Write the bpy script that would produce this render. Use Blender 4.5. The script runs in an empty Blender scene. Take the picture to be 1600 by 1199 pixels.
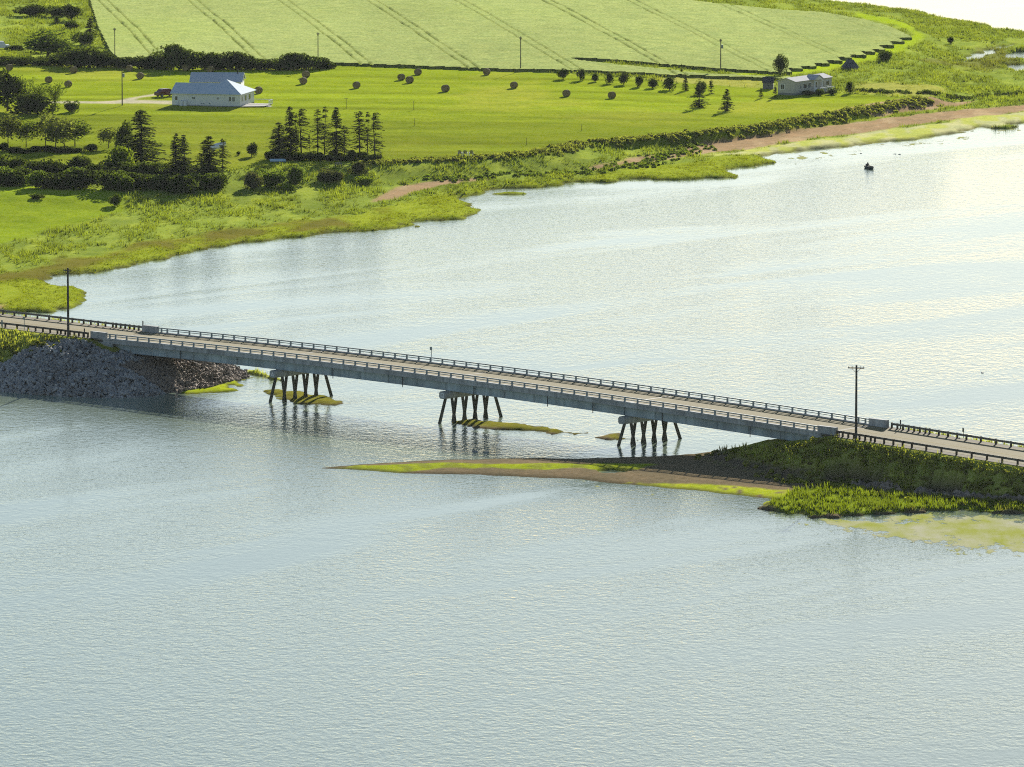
import bpy, math, random
import numpy as np
from mathutils import Vector, Matrix

# ------------------------------------------------------------------ camera, sky, sun, exposure
F_PX, HORIZON, CAM_H = 10670.0, -738.0, 121.0          # long lens, 1600 px frame, metres above the water
TH = math.atan((599.5 - HORIZON) / F_PX)
scn = bpy.context.scene
C = scn.collection
cam = bpy.data.objects.new('camera', bpy.data.cameras.new('camera'))
C.objects.link(cam)
cam.location = (0, 0, CAM_H)
cam.rotation_euler = (math.pi / 2 - TH, 0, 0)
cam.data.sensor_width = 36.0
cam.data.lens = F_PX / 1600.0 * 36.0
cam.data.clip_start = 5.0
cam.data.clip_end = 60000.0
scn.camera = cam

SUN_EL, SUN_AZ = math.radians(16.0), math.radians(13.0)   # azimuth to the right of the view direction
world = bpy.data.worlds.new('World'); scn.world = world
world.use_nodes = True
wn = world.node_tree
bg = wn.nodes['Background']
sky = wn.nodes.new('ShaderNodeTexSky')
sky.sky_type = 'NISHITA'; sky.sun_disc = False
sky.sun_elevation = SUN_EL; sky.sun_rotation = SUN_AZ
sky.altitude = 50; sky.air_density = 0.8; sky.dust_density = 0.13; sky.ozone_density = 0.6
wn.links.new(sky.outputs[0], bg.inputs[0])
bg.inputs[1].default_value = 0.054

sun_d = bpy.data.lights.new('sun', 'SUN'); sun_d.energy = 4.6; sun_d.angle = math.radians(0.53)
sun_d.color = (1.0, 0.95, 0.86)
sun = bpy.data.objects.new('sun', sun_d); C.objects.link(sun)
sdir = Vector((math.sin(SUN_AZ) * math.cos(SUN_EL), math.cos(SUN_AZ) * math.cos(SUN_EL), math.sin(SUN_EL)))
sun.rotation_euler = sdir.to_track_quat('Z', 'Y').to_euler()
sun.location = (60, 1200, 300)

vs = scn.view_settings
vs.view_transform = 'Standard'; vs.look = 'None'; vs.gamma = 1.0; vs.use_curve_mapping = False
vs.exposure = 1.2
scn.cycles.use_denoising = False
scn.cycles.filter_width = 1.1
scn.cycles.max_bounces = 6
scn.cycles.transparent_max_bounces = 8
scn.cycles.sample_clamp_indirect = 6.0

# ------------------------------------------------------------------ helpers
RNG = np.random.default_rng(7)
random.seed(7)
_c, _s = math.cos(TH), math.sin(TH)

def U(x, y, h=0.0):
    """a point of the photograph's frame, taken down (or up) to height h, as world X, Y"""
    dy = F_PX * _c + (599.5 - y) * _s
    dz = -F_PX * _s + (599.5 - y) * _c
    t = (h - CAM_H) / dz
    return np.array([(x - 800.0) * t, dy * t])

def scale_at(Y, z=0.0):
    return F_PX / (Y * _c + (CAM_H - z) * _s)              # pixels (1600 frame) per metre

def poly(pts, h=0.0):
    return np.array([U(x, y, h) for x, y in pts])

def pip(P, poly_):
    x, y = P[:, 0], P[:, 1]
    ins = np.zeros(len(P), bool)
    n = len(poly_)
    for i in range(n):
        x0, y0 = poly_[i]; x1, y1 = poly_[(i + 1) % n]
        if y0 == y1: continue
        c = ((y0 > y) != (y1 > y)) & (x < (x1 - x0) * (y - y0) / (y1 - y0) + x0)
        ins ^= c
    return ins

def dist(P, poly_):
    d2 = np.full(len(P), 1e18)
    n = len(poly_)
    for i in range(n):
        a = poly_[i]; b = poly_[(i + 1) % n]
        ab = b - a; L = ab @ ab + 1e-9
        ap = P - a
        t = np.clip((ap @ ab) / L, 0, 1)
        q = ap - t[:, None] * ab
        d2 = np.minimum(d2, (q * q).sum(1))
    return np.sqrt(d2)

def sdf(P, poly_):
    d = dist(P, poly_)
    return np.where(pip(P, poly_), d, -d)

def _hash(ix, iy, seed):
    n = (ix * 374761393 + iy * 668265263 + seed * 974711) & 0xffffffff
    n = ((n ^ (n >> 13)) * 1274126177) & 0xffffffff
    return ((n ^ (n >> 16)) & 0xffff) / 65535.0

def vnoise(x, y, seed=0):
    ix = np.floor(x).astype(np.int64); iy = np.floor(y).astype(np.int64)
    fx = x - ix; fy = y - iy
    fx = fx * fx * (3 - 2 * fx); fy = fy * fy * (3 - 2 * fy)
    a = _hash(ix, iy, seed); b = _hash(ix + 1, iy, seed)
    c = _hash(ix, iy + 1, seed); d = _hash(ix + 1, iy + 1, seed)
    return (a + (b - a) * fx) * (1 - fy) + (c + (d - c) * fx) * fy

def fbm(x, y, seed=0, oct=4):
    v = 0; a = 0.5; tot = 0
    for o in range(oct):
        v = v + a * vnoise(x, y, seed + o * 17); tot += a
        x = x * 2.03 + 11.3; y = y * 2.03 + 5.7; a *= 0.5
    return v / tot

def sstep(a, b, x):
    t = np.clip((x - a) / (b - a), 0, 1)
    return t * t * (3 - 2 * t)

# bridge frame: t runs along the road to the right, w runs across it away from the camera
PHI = math.radians(43.5)
BU = np.array([math.cos(PHI), -math.sin(PHI)]); BV = np.array([math.sin(PHI), math.cos(PHI)])
BO = BU * -641.5 + BV * 667.3
def tw(t, w): return BO + BU * t + BV * w
def to_tw(P): q = P - BO; return q @ BU, q @ BV
def rail_z(t): return 7.2 - 1.69e-4 * (t + 25.0) ** 2
def road_z(t):
    t = np.asarray(t, float)
    mid = rail_z(t) - 0.85
    left = rail_z(-67.0) - 0.85 + 0 * t
    right = np.maximum(rail_z(68.0) - 0.85 - 0.030 * (t - 68.0), 2.4)
    return np.where(t < -67, left, np.where(t > 68, right, mid))

# ------------------------------------------------------------------ meshes and materials
def link(o, parent=None):
    C.objects.link(o)
    if parent is not None: o.parent = parent
    return o

def tag(o, label=None, cat=None, group=None, kind=None):
    if label: o['label'] = label
    if cat: o['category'] = cat
    if group: o['group'] = group
    if kind: o['kind'] = kind
    return o

def empty(name, loc, rz=0.0, label=None, cat=None, group=None):
    o = bpy.data.objects.new(name, None); o.empty_display_size = 0.5
    o.location = loc; o.rotation_euler = (0, 0, rz)
    link(o); return tag(o, label, cat, group)

def np_mesh(name, V, Fc, mat=None, cols=None, smooth=False):
    """V (n,3); Fc (m,3) or (m,4) int array"""
    me = bpy.data.meshes.new(name)
    V = np.ascontiguousarray(V, np.float32); Fc = np.ascontiguousarray(Fc, np.int32)
    k = Fc.shape[1]
    me.vertices.add(len(V)); me.vertices.foreach_set('co', V.ravel())
    me.loops.add(Fc.size); me.loops.foreach_set('vertex_index', Fc.ravel())
    me.polygons.add(len(Fc))
    me.polygons.foreach_set('loop_start', np.arange(0, Fc.size, k, dtype=np.int32))
    me.polygons.foreach_set('loop_total', np.full(len(Fc), k, np.int32))
    if smooth: me.polygons.foreach_set('use_smooth', np.ones(len(Fc), bool))
    if cols is not None:
        at_ = me.color_attributes.new('Col', 'FLOAT_COLOR', 'POINT')
        c4 = np.ones((len(V), 4), np.float32); c4[:, :3] = cols
        at_.data.foreach_set('color', c4.ravel())
    me.update(calc_edges=True)
    if mat: me.materials.append(mat)
    return me

def mobj(name, me, parent=None, loc=(0, 0, 0)):
    o = bpy.data.objects.new(name, me); o.location = loc
    return link(o, parent)

class MB:
    def __init__(self): self.v = []; self.f = []
    def add(self, vs_, fs):
        n = len(self.v); self.v += [tuple(map(float, p)) for p in vs_]
        self.f += [tuple(i + n for i in q) for q in fs]; return self
    def box(self, x0, x1, y0, y1, z0, z1):
        return self.add([(x0, y0, z0), (x1, y0, z0), (x1, y1, z0), (x0, y1, z0), (x0, y0, z1), (x1, y0, z1), (x1, y1, z1), (x0, y1, z1)],
                        [(0, 3, 2, 1), (4, 5, 6, 7), (0, 1, 5, 4), (1, 2, 6, 5), (2, 3, 7, 6), (3, 0, 4, 7)])
    def bar(self, p, q, w, h=None, n=4, w2=None):
        """tapered bar or tube from p to q"""
        p = Vector(p); q = Vector(q); d = (q - p).normalized()
        a = d.cross(Vector((0, 0, 1)))
        if a.length < 1e-3: a = Vector((1, 0, 0))
        a.normalize(); b = a.cross(d)
        h = h or w; w2 = w2 if w2 is not None else w; r = w2 / w
        vs_ = []
        for c, k in ((p, 1.0), (q, r)):
            for i in range(n):
                g = 2 * math.pi * (i + 0.5) / n
                m = 0.7071 if n == 4 else 0.5
                vs_.append(c + a * (math.cos(g) * w * m * k) + b * (math.sin(g) * h * m * k))
        fs = [(i, (i + 1) % n, n + (i + 1) % n, n + i) for i in range(n)]
        fs += [tuple(reversed(range(n))), tuple(range(n, 2 * n))]
        return self.add(vs_, fs)
    def sweep(self, prof, path):
        """prof: list of (y, z) closed; path: list of (x, zoff)"""
        n = len(prof); vs_ = []
        for x, zo in path: vs_ += [(x, y, z + zo) for y, z in prof]
        fs = []
        for k in range(len(path) - 1):
            for i in range(n):
                j = (i + 1) % n
                fs.append((k * n + i, k * n + j, (k + 1) * n + j, (k + 1) * n + i))
        fs += [tuple(range(n)), tuple(reversed(range((len(path) - 1) * n, len(path) * n)))]
        return self.add(vs_, fs)
    def mesh(self, name, mat):
        me = bpy.data.meshes.new(name); me.from_pydata(self.v, [], self.f); me.update()
        import bmesh
        bm = bmesh.new(); bm.from_mesh(me); bmesh.ops.recalc_face_normals(bm, faces=bm.faces); bm.to_mesh(me); bm.free()
        if mat: me.materials.append(mat)
        return me
    def build(self, name, mat, parent=None, loc=(0, 0, 0)):
        return mobj(name, self.mesh(name, mat), parent, loc)

def new_mat(name):
    m = bpy.data.materials.new(name); m.use_nodes = True
    nt = m.node_tree; nt.nodes.clear()
    out = nt.nodes.new('ShaderNodeOutputMaterial')
    return m, nt, out

def N(nt, t, **kw):
    n = nt.nodes.new(t)
    for k, v in kw.items(): setattr(n, k, v)
    return n

def noise_node(nt, scale, detail=4, rough=0.55, vec=None):
    n = N(nt, 'ShaderNodeTexNoise'); n.inputs['Scale'].default_value = scale
    n.inputs['Detail'].default_value = detail; n.inputs['Roughness'].default_value = rough
    if vec is not None: nt.links.new(vec, n.inputs['Vector'])
    return n

def ramp(nt, fac, lo, hi, c0=(0, 0, 0, 1), c1=(1, 1, 1, 1)):
    r = N(nt, 'ShaderNodeValToRGB'); r.color_ramp.elements[0].position = lo; r.color_ramp.elements[1].position = hi
    r.color_ramp.elements[0].color = c0; r.color_ramp.elements[1].color = c1
    nt.links.new(fac, r.inputs[0]); return r

def mixc(nt, a, b, fac, mode='MIX'):
    m = N(nt, 'ShaderNodeMix', data_type='RGBA', blend_type=mode)
    for sock, v in ((m.inputs[0], fac), (m.inputs[6], a), (m.inputs[7], b)):
        if hasattr(v, 'is_output'): nt.links.new(v, sock)
        else: sock.default_value = v
    return m.outputs[2]

def plain(name, col, rough=0.7, var=0.25, scale=3.0, metal=0.0, bump=0.0, streak=False):
    """one surface colour broken up by two scales of wear"""
    m, nt, out = new_mat(name)
    p = N(nt, 'ShaderNodeBsdfPrincipled'); nt.links.new(p.outputs[0], out.inputs[0])
    tc = N(nt, 'ShaderNodeTexCoord')
    vec = tc.outputs['Object']
    if streak:
        mp = N(nt, 'ShaderNodeMapping'); mp.inputs['Scale'].default_value = (1, 1, 0.15)
        nt.links.new(vec, mp.inputs['Vector']); vec = mp.outputs[0]
    n1 = noise_node(nt, scale, 5, 0.6, vec); n2 = noise_node(nt, scale * 0.17, 3, 0.5, vec)
    lo = tuple(c * (1 - var) for c in col) + (1,); hi = tuple(min(1, c * (1 + var)) for c in col) + (1,)
    r1 = ramp(nt, n1.outputs[0], 0.3, 0.7, lo, hi)
    r2 = ramp(nt, n2.outputs[0], 0.35, 0.65, (1 - var * 0.8,) * 3 + (1,), (1, 1, 1, 1))
    nt.links.new(mixc(nt, r1.outputs[0], r2.outputs[0], 1.0, 'MULTIPLY'), p.inputs['Base Color'])
    p.inputs['Roughness'].default_value = rough; p.inputs['Metallic'].default_value = metal
    p.inputs['Specular IOR Level'].default_value = 0.1 if rough >= 0.85 else 0.4
    if bump:
        b = N(nt, 'ShaderNodeBump'); b.inputs['Strength'].default_value = bump; b.inputs['Distance'].default_value = 0.05
        nt.links.new(n1.outputs[0], b.inputs['Height']); nt.links.new(b.outputs[0], p.inputs['Normal'])
    return m

def leafy(name, col=None, trans=0.35, var=0.35, scale=1.2, use_attr=False, tcol=None):
    """foliage: diffuse plus light coming through the leaf"""
    m, nt, out = new_mat(name)
    geo = N(nt, 'ShaderNodeNewGeometry'); oi = N(nt, 'ShaderNodeObjectInfo')
    n1 = noise_node(nt, scale, 3, 0.6, geo.outputs['Position'])
    r = ramp(nt, n1.outputs[0], 0.3, 0.72, (1 - var,) * 3 + (1,), (1 + var, 1 + var * 0.9, 1 + var * 0.3, 1))
    if use_attr:
        a = N(nt, 'ShaderNodeVertexColor'); a.layer_name = 'Col'; base = a.outputs[0]
    else:
        rgb = N(nt, 'ShaderNodeRGB'); rgb.outputs[0].default_value = (*col, 1); 
        hs = N(nt, 'ShaderNodeHueSaturation'); nt.links.new(rgb.outputs[0], hs.inputs['Color'])
        mr = N(nt, 'ShaderNodeMapRange'); mr.inputs[3].default_value = 0.75; mr.inputs[4].default_value = 1.3
        nt.links.new(oi.outputs['Random'], mr.inputs[0]); nt.links.new(mr.outputs[0], hs.inputs['Value'])
        base = hs.outputs[0]
    cc = mixc(nt, base, r.outputs[0], 1.0, 'MULTIPLY')
    d = N(nt, 'ShaderNodeBsdfDiffuse'); t = N(nt, 'ShaderNodeBsdfTranslucent')
    nt.links.new(cc, d.inputs[0])
    nt.links.new(mixc(nt, cc, (1.5, 1.5, 0.55, 1), 1.0, 'MULTIPLY'), t.inputs[0])
    mx = N(nt, 'ShaderNodeMixShader'); mx.inputs[0].default_value = trans
    nt.links.new(d.outputs[0], mx.inputs[1]); nt.links.new(t.outputs[0], mx.inputs[2])
    nt.links.new(mx.outputs[0], out.inputs[0])
    return m

def ground_mat(name, fine=1.6, bump=0.6, con=1.0):
    m, nt, out = new_mat(name)
    p = N(nt, 'ShaderNodeBsdfDiffuse'); sh = N(nt, 'ShaderNodeBsdfSheen'); sh.inputs['Roughness'].default_value = 0.5
    ad = N(nt, 'ShaderNodeAddShader'); nt.links.new(p.outputs[0], ad.inputs[0]); nt.links.new(sh.outputs[0], ad.inputs[1]); nt.links.new(ad.outputs[0], out.inputs[0])
    geo = N(nt, 'ShaderNodeNewGeometry')
    a = N(nt, 'ShaderNodeVertexColor'); a.layer_name = 'Col'
    n1 = noise_node(nt, fine, 4, 0.65, geo.outputs['Position']); n2 = noise_node(nt, 0.22, 4, 0.6, geo.outputs['Position'])
    r1 = ramp(nt, n1.outputs[0], 0.3, 0.7, tuple(1 + con * k for k in (-.28, -.26, -.30)) + (1,), tuple(1 + con * k for k in (.2, .18, .1)) + (1,))
    r2 = ramp(nt, n2.outputs[0], 0.35, 0.65, (0.86, 0.9, 0.86, 1), (1.1, 1.06, 1.0, 1))
    c1 = mixc(nt, a.outputs[0], r1.outputs[0], 1.0, 'MULTIPLY')
    cf = mixc(nt, c1, r2.outputs[0], 1.0, 'MULTIPLY')
    nt.links.new(cf, p.inputs['Color']); nt.links.new(cf, sh.inputs['Color'])       # a grass canopy scatters low light forward
    b = N(nt, 'ShaderNodeBump'); b.inputs['Strength'].default_value = bump; b.inputs['Distance'].default_value = 0.12
    nt.links.new(n1.outputs[0], b.inputs['Height']); nt.links.new(b.outputs[0], p.inputs['Normal'])
    return m

M = {}
M['ground'] = ground_mat('ground_cover')
M['concrete'] = plain('weathered_concrete', (0.42, 0.43, 0.42), 0.85, 0.34, 1.5, bump=0.3, streak=True)
M['steel'] = plain('painted_girder_steel', (0.38, 0.45, 0.47), 0.6, 0.28, 0.9, streak=True)
M['rail'] = plain('galvanised_rail', (0.27, 0.32, 0.33), 0.6, 0.2, 2.0, metal=0.3)
M['asphalt'] = plain('worn_road_surface', (0.245, 0.205, 0.100), 0.95, 0.10, 2.2, bump=0.15)
M['shoulder'] = plain('gravel_shoulder', (0.17, 0.14, 0.10), 0.95, 0.2, 2.5, bump=0.4)
M['joint'] = plain('pale_deck_joint', (0.36, 0.33, 0.27), 0.9, 0.12, 3)
M['line_yellow'] = plain('faded_yellow_line', (0.36, 0.27, 0.06), 0.9, 0.25, 2)
M['line_white'] = plain('faded_white_line', (0.36, 0.34, 0.30), 0.9, 0.25, 2)
M['pile'] = plain('tarred_timber_pile', (0.10, 0.095, 0.07), 0.9, 0.35, 1.6, bump=0.4, streak=True)
M['post_wood'] = plain('guardrail_post_wood', (0.09, 0.075, 0.05), 0.9, 0.3, 4)
M['wbeam'] = plain('galvanised_guardrail', (0.20, 0.20, 0.18), 0.5, 0.2, 3, metal=0.5)
M['pole'] = plain('creosoted_pole', (0.10, 0.09, 0.075), 0.9, 0.25, 3, streak=True)
M['dark'] = plain('dark_metal', (0.03, 0.03, 0.035), 0.6, 0.2, 4)
M['white'] = plain('white_paint', (0.78, 0.79, 0.78), 0.6, 0.06, 3)
M['rock'] = plain('grey_riprap_rock', (0.34, 0.335, 0.32), 0.9, 0.5, 0.9, bump=0.6)
M['rock_brown'] = plain('brown_riprap_rock', (0.26, 0.21, 0.165), 0.9, 0.4, 0.9, bump=0.6)
M['bark'] = plain('bark', (0.075, 0.06, 0.045), 0.95, 0.3, 3)
M['spruce'] = leafy('spruce_needles', (0.052, 0.066, 0.030), 0.28, 0.4, 1.0)
M['leaf_dark'] = leafy('dark_leaves', (0.060, 0.084, 0.024), 0.36, 0.45, 0.9)
M['leaf_mid'] = leafy('mid_green_leaves', (0.095, 0.135, 0.030), 0.4, 0.4, 0.9)
M['leaf_bright'] = leafy('yellow_green_leaves', (0.15, 0.20, 0.025), 0.4, 0.35, 0.9)
M['leaf_grey'] = leafy('grey_green_leaves', (0.085, 0.095, 0.045), 0.3, 0.35, 0.9)
M['scrub'] = leafy('bank_scrub_leaves', (0.16, 0.18, 0.055), 0.45, 0.5, 0.5)
M['scrub_light'] = leafy('embankment_weeds', (0.25, 0.265, 0.07), 0.5, 0.5, 0.5)
M['leaf_pale'] = leafy('pale_birch_leaves', (0.13, 0.155, 0.05), 0.45, 0.4, 0.9)
M['tuft'] = leafy('grass_blades', trans=0.45, var=0.3, scale=0.35, use_attr=True)

# ------------------------------------------------------------------ land: outlines traced once, then real heights
SHORE = poly([(-700, 300), (-700, 520), (-300, 480), (0, 487), (72, 487), (100, 479), (116, 474), (125, 463), (112, 452), (84, 444), (79, 438), (100, 432), (150, 427),
    (200, 422), (206, 417), (214, 411), (260, 406), (290, 400), (310, 393), (350, 387), (400, 378), (440, 373), (520, 366), (580, 360),
    (640, 356), (655, 350), (656, 346), (735, 344), (762, 333), (745, 325), (715, 319), (703, 314), (720, 308), (742, 303), (748, 299), (790, 296),
    (850, 294), (880, 290), (905, 286), (960, 285), (980, 281), (1100, 280), (1153, 279), (1150, 272), (1130, 267), (1150, 262),
    (1180, 259), (1236, 257), (1225, 250), (1192, 245), (1215, 241), (1260, 234), (1330, 229), (1400, 221), (1440, 215), (1480, 209),
    (1520, 204), (1600, 192), (1750, 165), (2100, 120), (2100, 90), (1750, 75), (1660, 58), (1600, 51), (1560, 47), (1500, 32), (1400, 14), (1310, 4),
    (1250, -2), (1150, -10), (900, -60), (600, -130), (-700, -180)], 0.0)
PLATEAU = np.array([U(x_, y_, 3.0 - 0.8 * min(1, max(0, (x_ - 850) / 400))) for x_, y_ in [(-700, 300), (-100, 300), (40, 300), (200, 282), (330, 268), (440, 262), (540, 258), (600, 255), (740, 246), (800, 241), (868, 233), (900, 223), (1000, 219),
    (1100, 209), (1200, 196), (1250, 186), (1340, 171), (1400, 161), (1448, 152), (1460, 140), (1420, 110), (1400, 90), (1440, 55), (1400, 30), (1300, 12),
    (1150, -2), (900, -50), (600, -120), (-700, -170)]])
PONDS = [poly(p, 0.0) for p in ([(1510, 92), (1540, 83), (1552, 78), (1548, 84), (1525, 94), (1512, 95)], [(1555, 77), (1588, 68), (1590, 70), (1560, 79)],
    [(1563, 90), (1600, 82), (1700, 78), (1700, 90), (1580, 94)], [(1568, 103), (1600, 100), (1720, 104), (1720, 118), (1600, 114), (1580, 109)], [(1490, 98), (1508, 96), (1506, 100), (1490, 101)])]
ISLETS = [poly(p, 0.0) for p in (
    [(1499, 192), (1520, 188), (1548, 185), (1566, 190), (1594, 199), (1590, 203), (1550, 202), (1510, 197)],
    [(745, 305), (760, 302), (800, 301), (836, 302), (834, 305), (790, 306)],
    [(676, 309), (700, 307), (735, 303), (737, 305), (706, 312), (690, 311)])]
PIER_ISLETS = [poly(p, 0.0) for p in (
    [(395, 611), (420, 609), (450, 612), (480, 614), (510, 620), (539, 627), (525, 633), (480, 632), (450, 627), (430, 617)],
    [(708, 660), (735, 657), (800, 662), (870, 670), (912, 677), (890, 679), (820, 674), (760, 669), (730, 665)],
    [(944, 684), (960, 679), (975, 684), (994, 685), (992, 688), (960, 687)],
    [(258, 613), (300, 606), (340, 597), (370, 589), (392, 584), (388, 592), (376, 597), (374, 611), (330, 615), (290, 617)])]
LEFT_S = np.vstack([poly([(-700, 560), (-300, 592), (0, 611), (60, 617), (150, 622), (230, 620), (268, 613), (330, 605), (378, 590), (388, 577)], 0.0),
                    [tw(-48, 12.5), tw(-62, 15.5), tw(-72, 15.5), tw(-250, 15.5), tw(-260, 0)]])
LEFT_P = np.array([tw(-270, -6.6), tw(-69.4, -6.6), tw(-69.4, 6.6), tw(-270, 6.6)])
RIGHT_S = np.vstack([poly([(1080, 722), (1120, 711), (1150, 703)], 0.0), [tw(52, 9), tw(60, 14), tw(74, 14.5), tw(330, 12), tw(330, -6)],
                     poly([(2100, 810), (1750, 800), (1600, 786), (1500, 780), (1400, 772), (1300, 762), (1230, 752), (1150, 742)], 0.0)])
RIGHT_P = np.array([tw(70.4, -6.6), tw(330, -6.6), tw(330, 6.6), tw(70.4, 6.6)])
SANDBAR = poly([(488, 732), (560, 725), (640, 721), (700, 719), (800, 716), (900, 717), (1000, 714), (1060, 711), (1130, 704), (1250, 700), (1700, 760), (2100, 810), (1750, 812), (1600, 800),
    (1450, 796), (1350, 803), (1260, 805), (1215, 797), (1200, 788), (1204, 780), (1150, 774), (1100, 769), (1000, 759), (900, 749), (800, 744), (600, 738)], 0.0)
POOLS = [poly(p, 0.0) for p in ([(1296, 757), (1310, 754), (1340, 757), (1368, 763), (1362, 765), (1330, 762), (1302, 760)], [(1438, 774), (1460, 771), (1492, 773), (1488, 777), (1450, 778)],
    [(935, 737), (960, 735), (985, 738), (970, 741), (942, 741)])]
MARSHPATCH = poly([(1198, 790), (1215, 776), (1250, 766), (1300, 763), (1380, 772), (1480, 780), (1700, 792), (1700, 808), (1600, 799), (1450, 795), (1350, 802), (1260, 804), (1218, 797)], 0.3)

def h_main(P):
    d = sdf(P, SHORE)
    n = (fbm(P[:, 0] * 0.16, P[:, 1] * 0.07, 3) - 0.5)
    d = d + (n * 7.0 + (fbm(P[:, 0] * 0.55, P[:, 1] * 0.28, 4) - 0.5) * 5.0) * np.clip(1 - np.abs(d) / 40, 0, 1)
    dp = sdf(P, PLATEAU)
    inside = dp > 0
    dS = np.maximum(d, 0); t = dS / (dS - np.minimum(dp, 0) + 1e-6)
    t = np.where(inside, 1.0, np.clip(t, 0, 1))
    blend = sstep(0, 42, P[:, 0])
    steep = sstep(0.84, 1.0, t)
    prof = (1 - blend) * (0.25 * t + 0.75 * sstep(0.45, 1, t)) + blend * (0.10 * t + 0.90 * steep)
    low = 0.52 * (1 - np.exp(-dS / 0.9)) + 0.25 * (fbm(P[:, 0] * 0.25, P[:, 1] * 0.12, 21) - 0.5) * np.clip(dS / 4, 0, 1)
    h = low + (2.6 - 0.8 * sstep(10, 58, P[:, 0])) * prof
    h = h + np.where(inside, 0, 0.75 * (fbm(P[:, 0] * 0.16, P[:, 1] * 0.08, 91) - 0.5) * np.clip(dS / 10, 0, 1) * np.clip(-dp / 6, 0, 1))
    h = h + np.where(inside, 0.9 * sstep(0, 160, dp) + 0.25 * (fbm(P[:, 0] * 0.03, P[:, 1] * 0.015, 9) - 0.5) * np.clip(dp / 15, 0, 1), 0)
    h = np.where(d < 0, np.maximum(d * 0.22, -1.5), h)
    for q in PONDS:
        e = sdf(P, q) + (fbm(P[:, 0] * 0.3, P[:, 1] * 0.1, 5) - 0.5) * 5 + 0.6
        h = np.where(e > -2, np.minimum(h, np.where(e > 0, -0.25, 0.35)), h)
    for q in ISLETS:
        e = sdf(P, q) + (fbm(P[:, 0] * 0.4, P[:, 1] * 0.2, 8) - 0.5) * 3 - 1.0
        h = np.maximum(h, np.where(e > 0, 0.5 * (1 - np.exp(-e / 0.7)), np.maximum(e * 0.3, -1.5)))
    return h

def morph(P, S, T, zt, power=1.0, rough=0.0, seed=1):
    d = sdf(P, S) + (fbm(P[:, 0] * 0.35, P[:, 1] * 0.35, seed) - 0.5) * 2.2
    dp = sdf(P, T)
    dS = np.maximum(d, 0)
    t = np.where(dp > 0, 1.0, np.clip(dS / (dS + np.maximum(-dp, 0) + 1e-6), 0, 1))
    h = zt * t ** power + rough * (fbm(P[:, 0] * 0.6, P[:, 1] * 0.6, seed + 40) - 0.5) * np.clip(4 * t * (1 - t), 0, 1)
    return np.where(d < 0, np.maximum(d * 0.45, -1.5), h)

def h_cause(P):
    t, w = to_tw(P)
    zr = road_z(t) - 0.06
    h = np.maximum(morph(P, LEFT_S, LEFT_P, zr, 0.85, 0.9, 2), morph(P, RIGHT_S, RIGHT_P, zr, 0.82, 0.9, 6))
    d = sdf(P, SANDBAR) + (fbm(P[:, 0] * 0.22, P[:, 1] * 0.12, 12) - 0.5) * 2.5
    hs = np.where(d > 0, 0.42 * (1 - np.exp(-d / 5.0)) + 0.1 * (fbm(P[:, 0] * 0.4, P[:, 1] * 0.2, 15) - 0.5) * np.clip(d / 3, 0, 1), np.maximum(d * 0.12, -1.5))
    n3 = fbm(P[:, 0] * 0.5, P[:, 1] * 0.25, 18)
    e = sdf(P, MARSHPATCH) + (n3 - 0.5) * 7
    hs = np.maximum(hs, np.where(e > 0, 0.40 * (1 - np.exp(-e / 1.0)) + .3 * (n3 - .5), -1.5))
    h = np.maximum(h, hs)
    for q in PIER_ISLETS:
        e = sdf(P, q) + (fbm(P[:, 0] * 0.7, P[:, 1] * 0.3, 25) - 0.5) * 5.0
        h = np.maximum(h, np.where(e > 0, 0.35 * (1 - np.exp(-e / 1.5)), np.maximum(e * 0.25, -1.5)))
    for q in POOLS:
        e = sdf(P, q) + (fbm(P[:, 0] * 0.5, P[:, 1] * 0.2, 27) - 0.5) * 2.0
        h = np.where(e > -1.5, np.minimum(h, np.where(e > 0, -0.12, 0.25)), h)
    return h

def at(px, py):
    """where the thing whose foot shows at this point of the photograph stands on the land"""
    z = 1.0
    for _ in range(15):
        q = U(px, py, z); zn = float(terrain(q)[0]); z += 0.6 * (max(zn, 0.0) - z)
    q = U(px, py, z); return float(q[0]), float(q[1]), z

# ---- ground colours: what grows or lies where
HAY = poly([(-300, 99), (0, 101), (150, 106), (400, 110), (520, 107), (700, 110), (800, 115), (900, 118), (1010, 125), (1200, 133), (1310, 139), (1446, 149), (1450, 153),
    (1400, 160), (1340, 170), (1250, 185), (1200, 195), (1100, 208), (1000, 218), (900, 222), (868, 232), (800, 240), (740, 245), (600, 250), (430, 258), (330, 264), (200, 262), (0, 262), (-300, 262)], 3.2)
LAWN = poly([(-300, 285), (0, 283), (60, 291), (200, 302), (190, 320), (150, 326), (60, 352), (0, 364), (-300, 370)], 2.6)
PATHGREEN = poly([(1150, 112), (1240, 112), (1300, 102), (1380, 82), (1425, 64), (1445, 48), (1420, 30), (1340, 14), (1330, 20), (1400, 34), (1428, 48), (1400, 58), (1320, 80), (1250, 98)], 3.2)
MARSH = np.vstack([poly([(-700, 455), (0, 440), (100, 408), (200, 388), (330, 368), (480, 347), (600, 327), (690, 306), (760, 291), (850, 284), (930, 273), (1000, 263), (1100, 252), (1180, 241), (1260, 236), (1260, 260),
    (1150, 290), (760, 380), (400, 420), (125, 520), (-700, 560)], 0.3)])
BROWN = poly([(-300, 452), (0, 440), (100, 408), (200, 388), (330, 368), (480, 347), (600, 330), (590, 345), (500, 360), (400, 371), (300, 386), (150, 412), (60, 432), (-300, 470)], 0.3)
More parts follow.
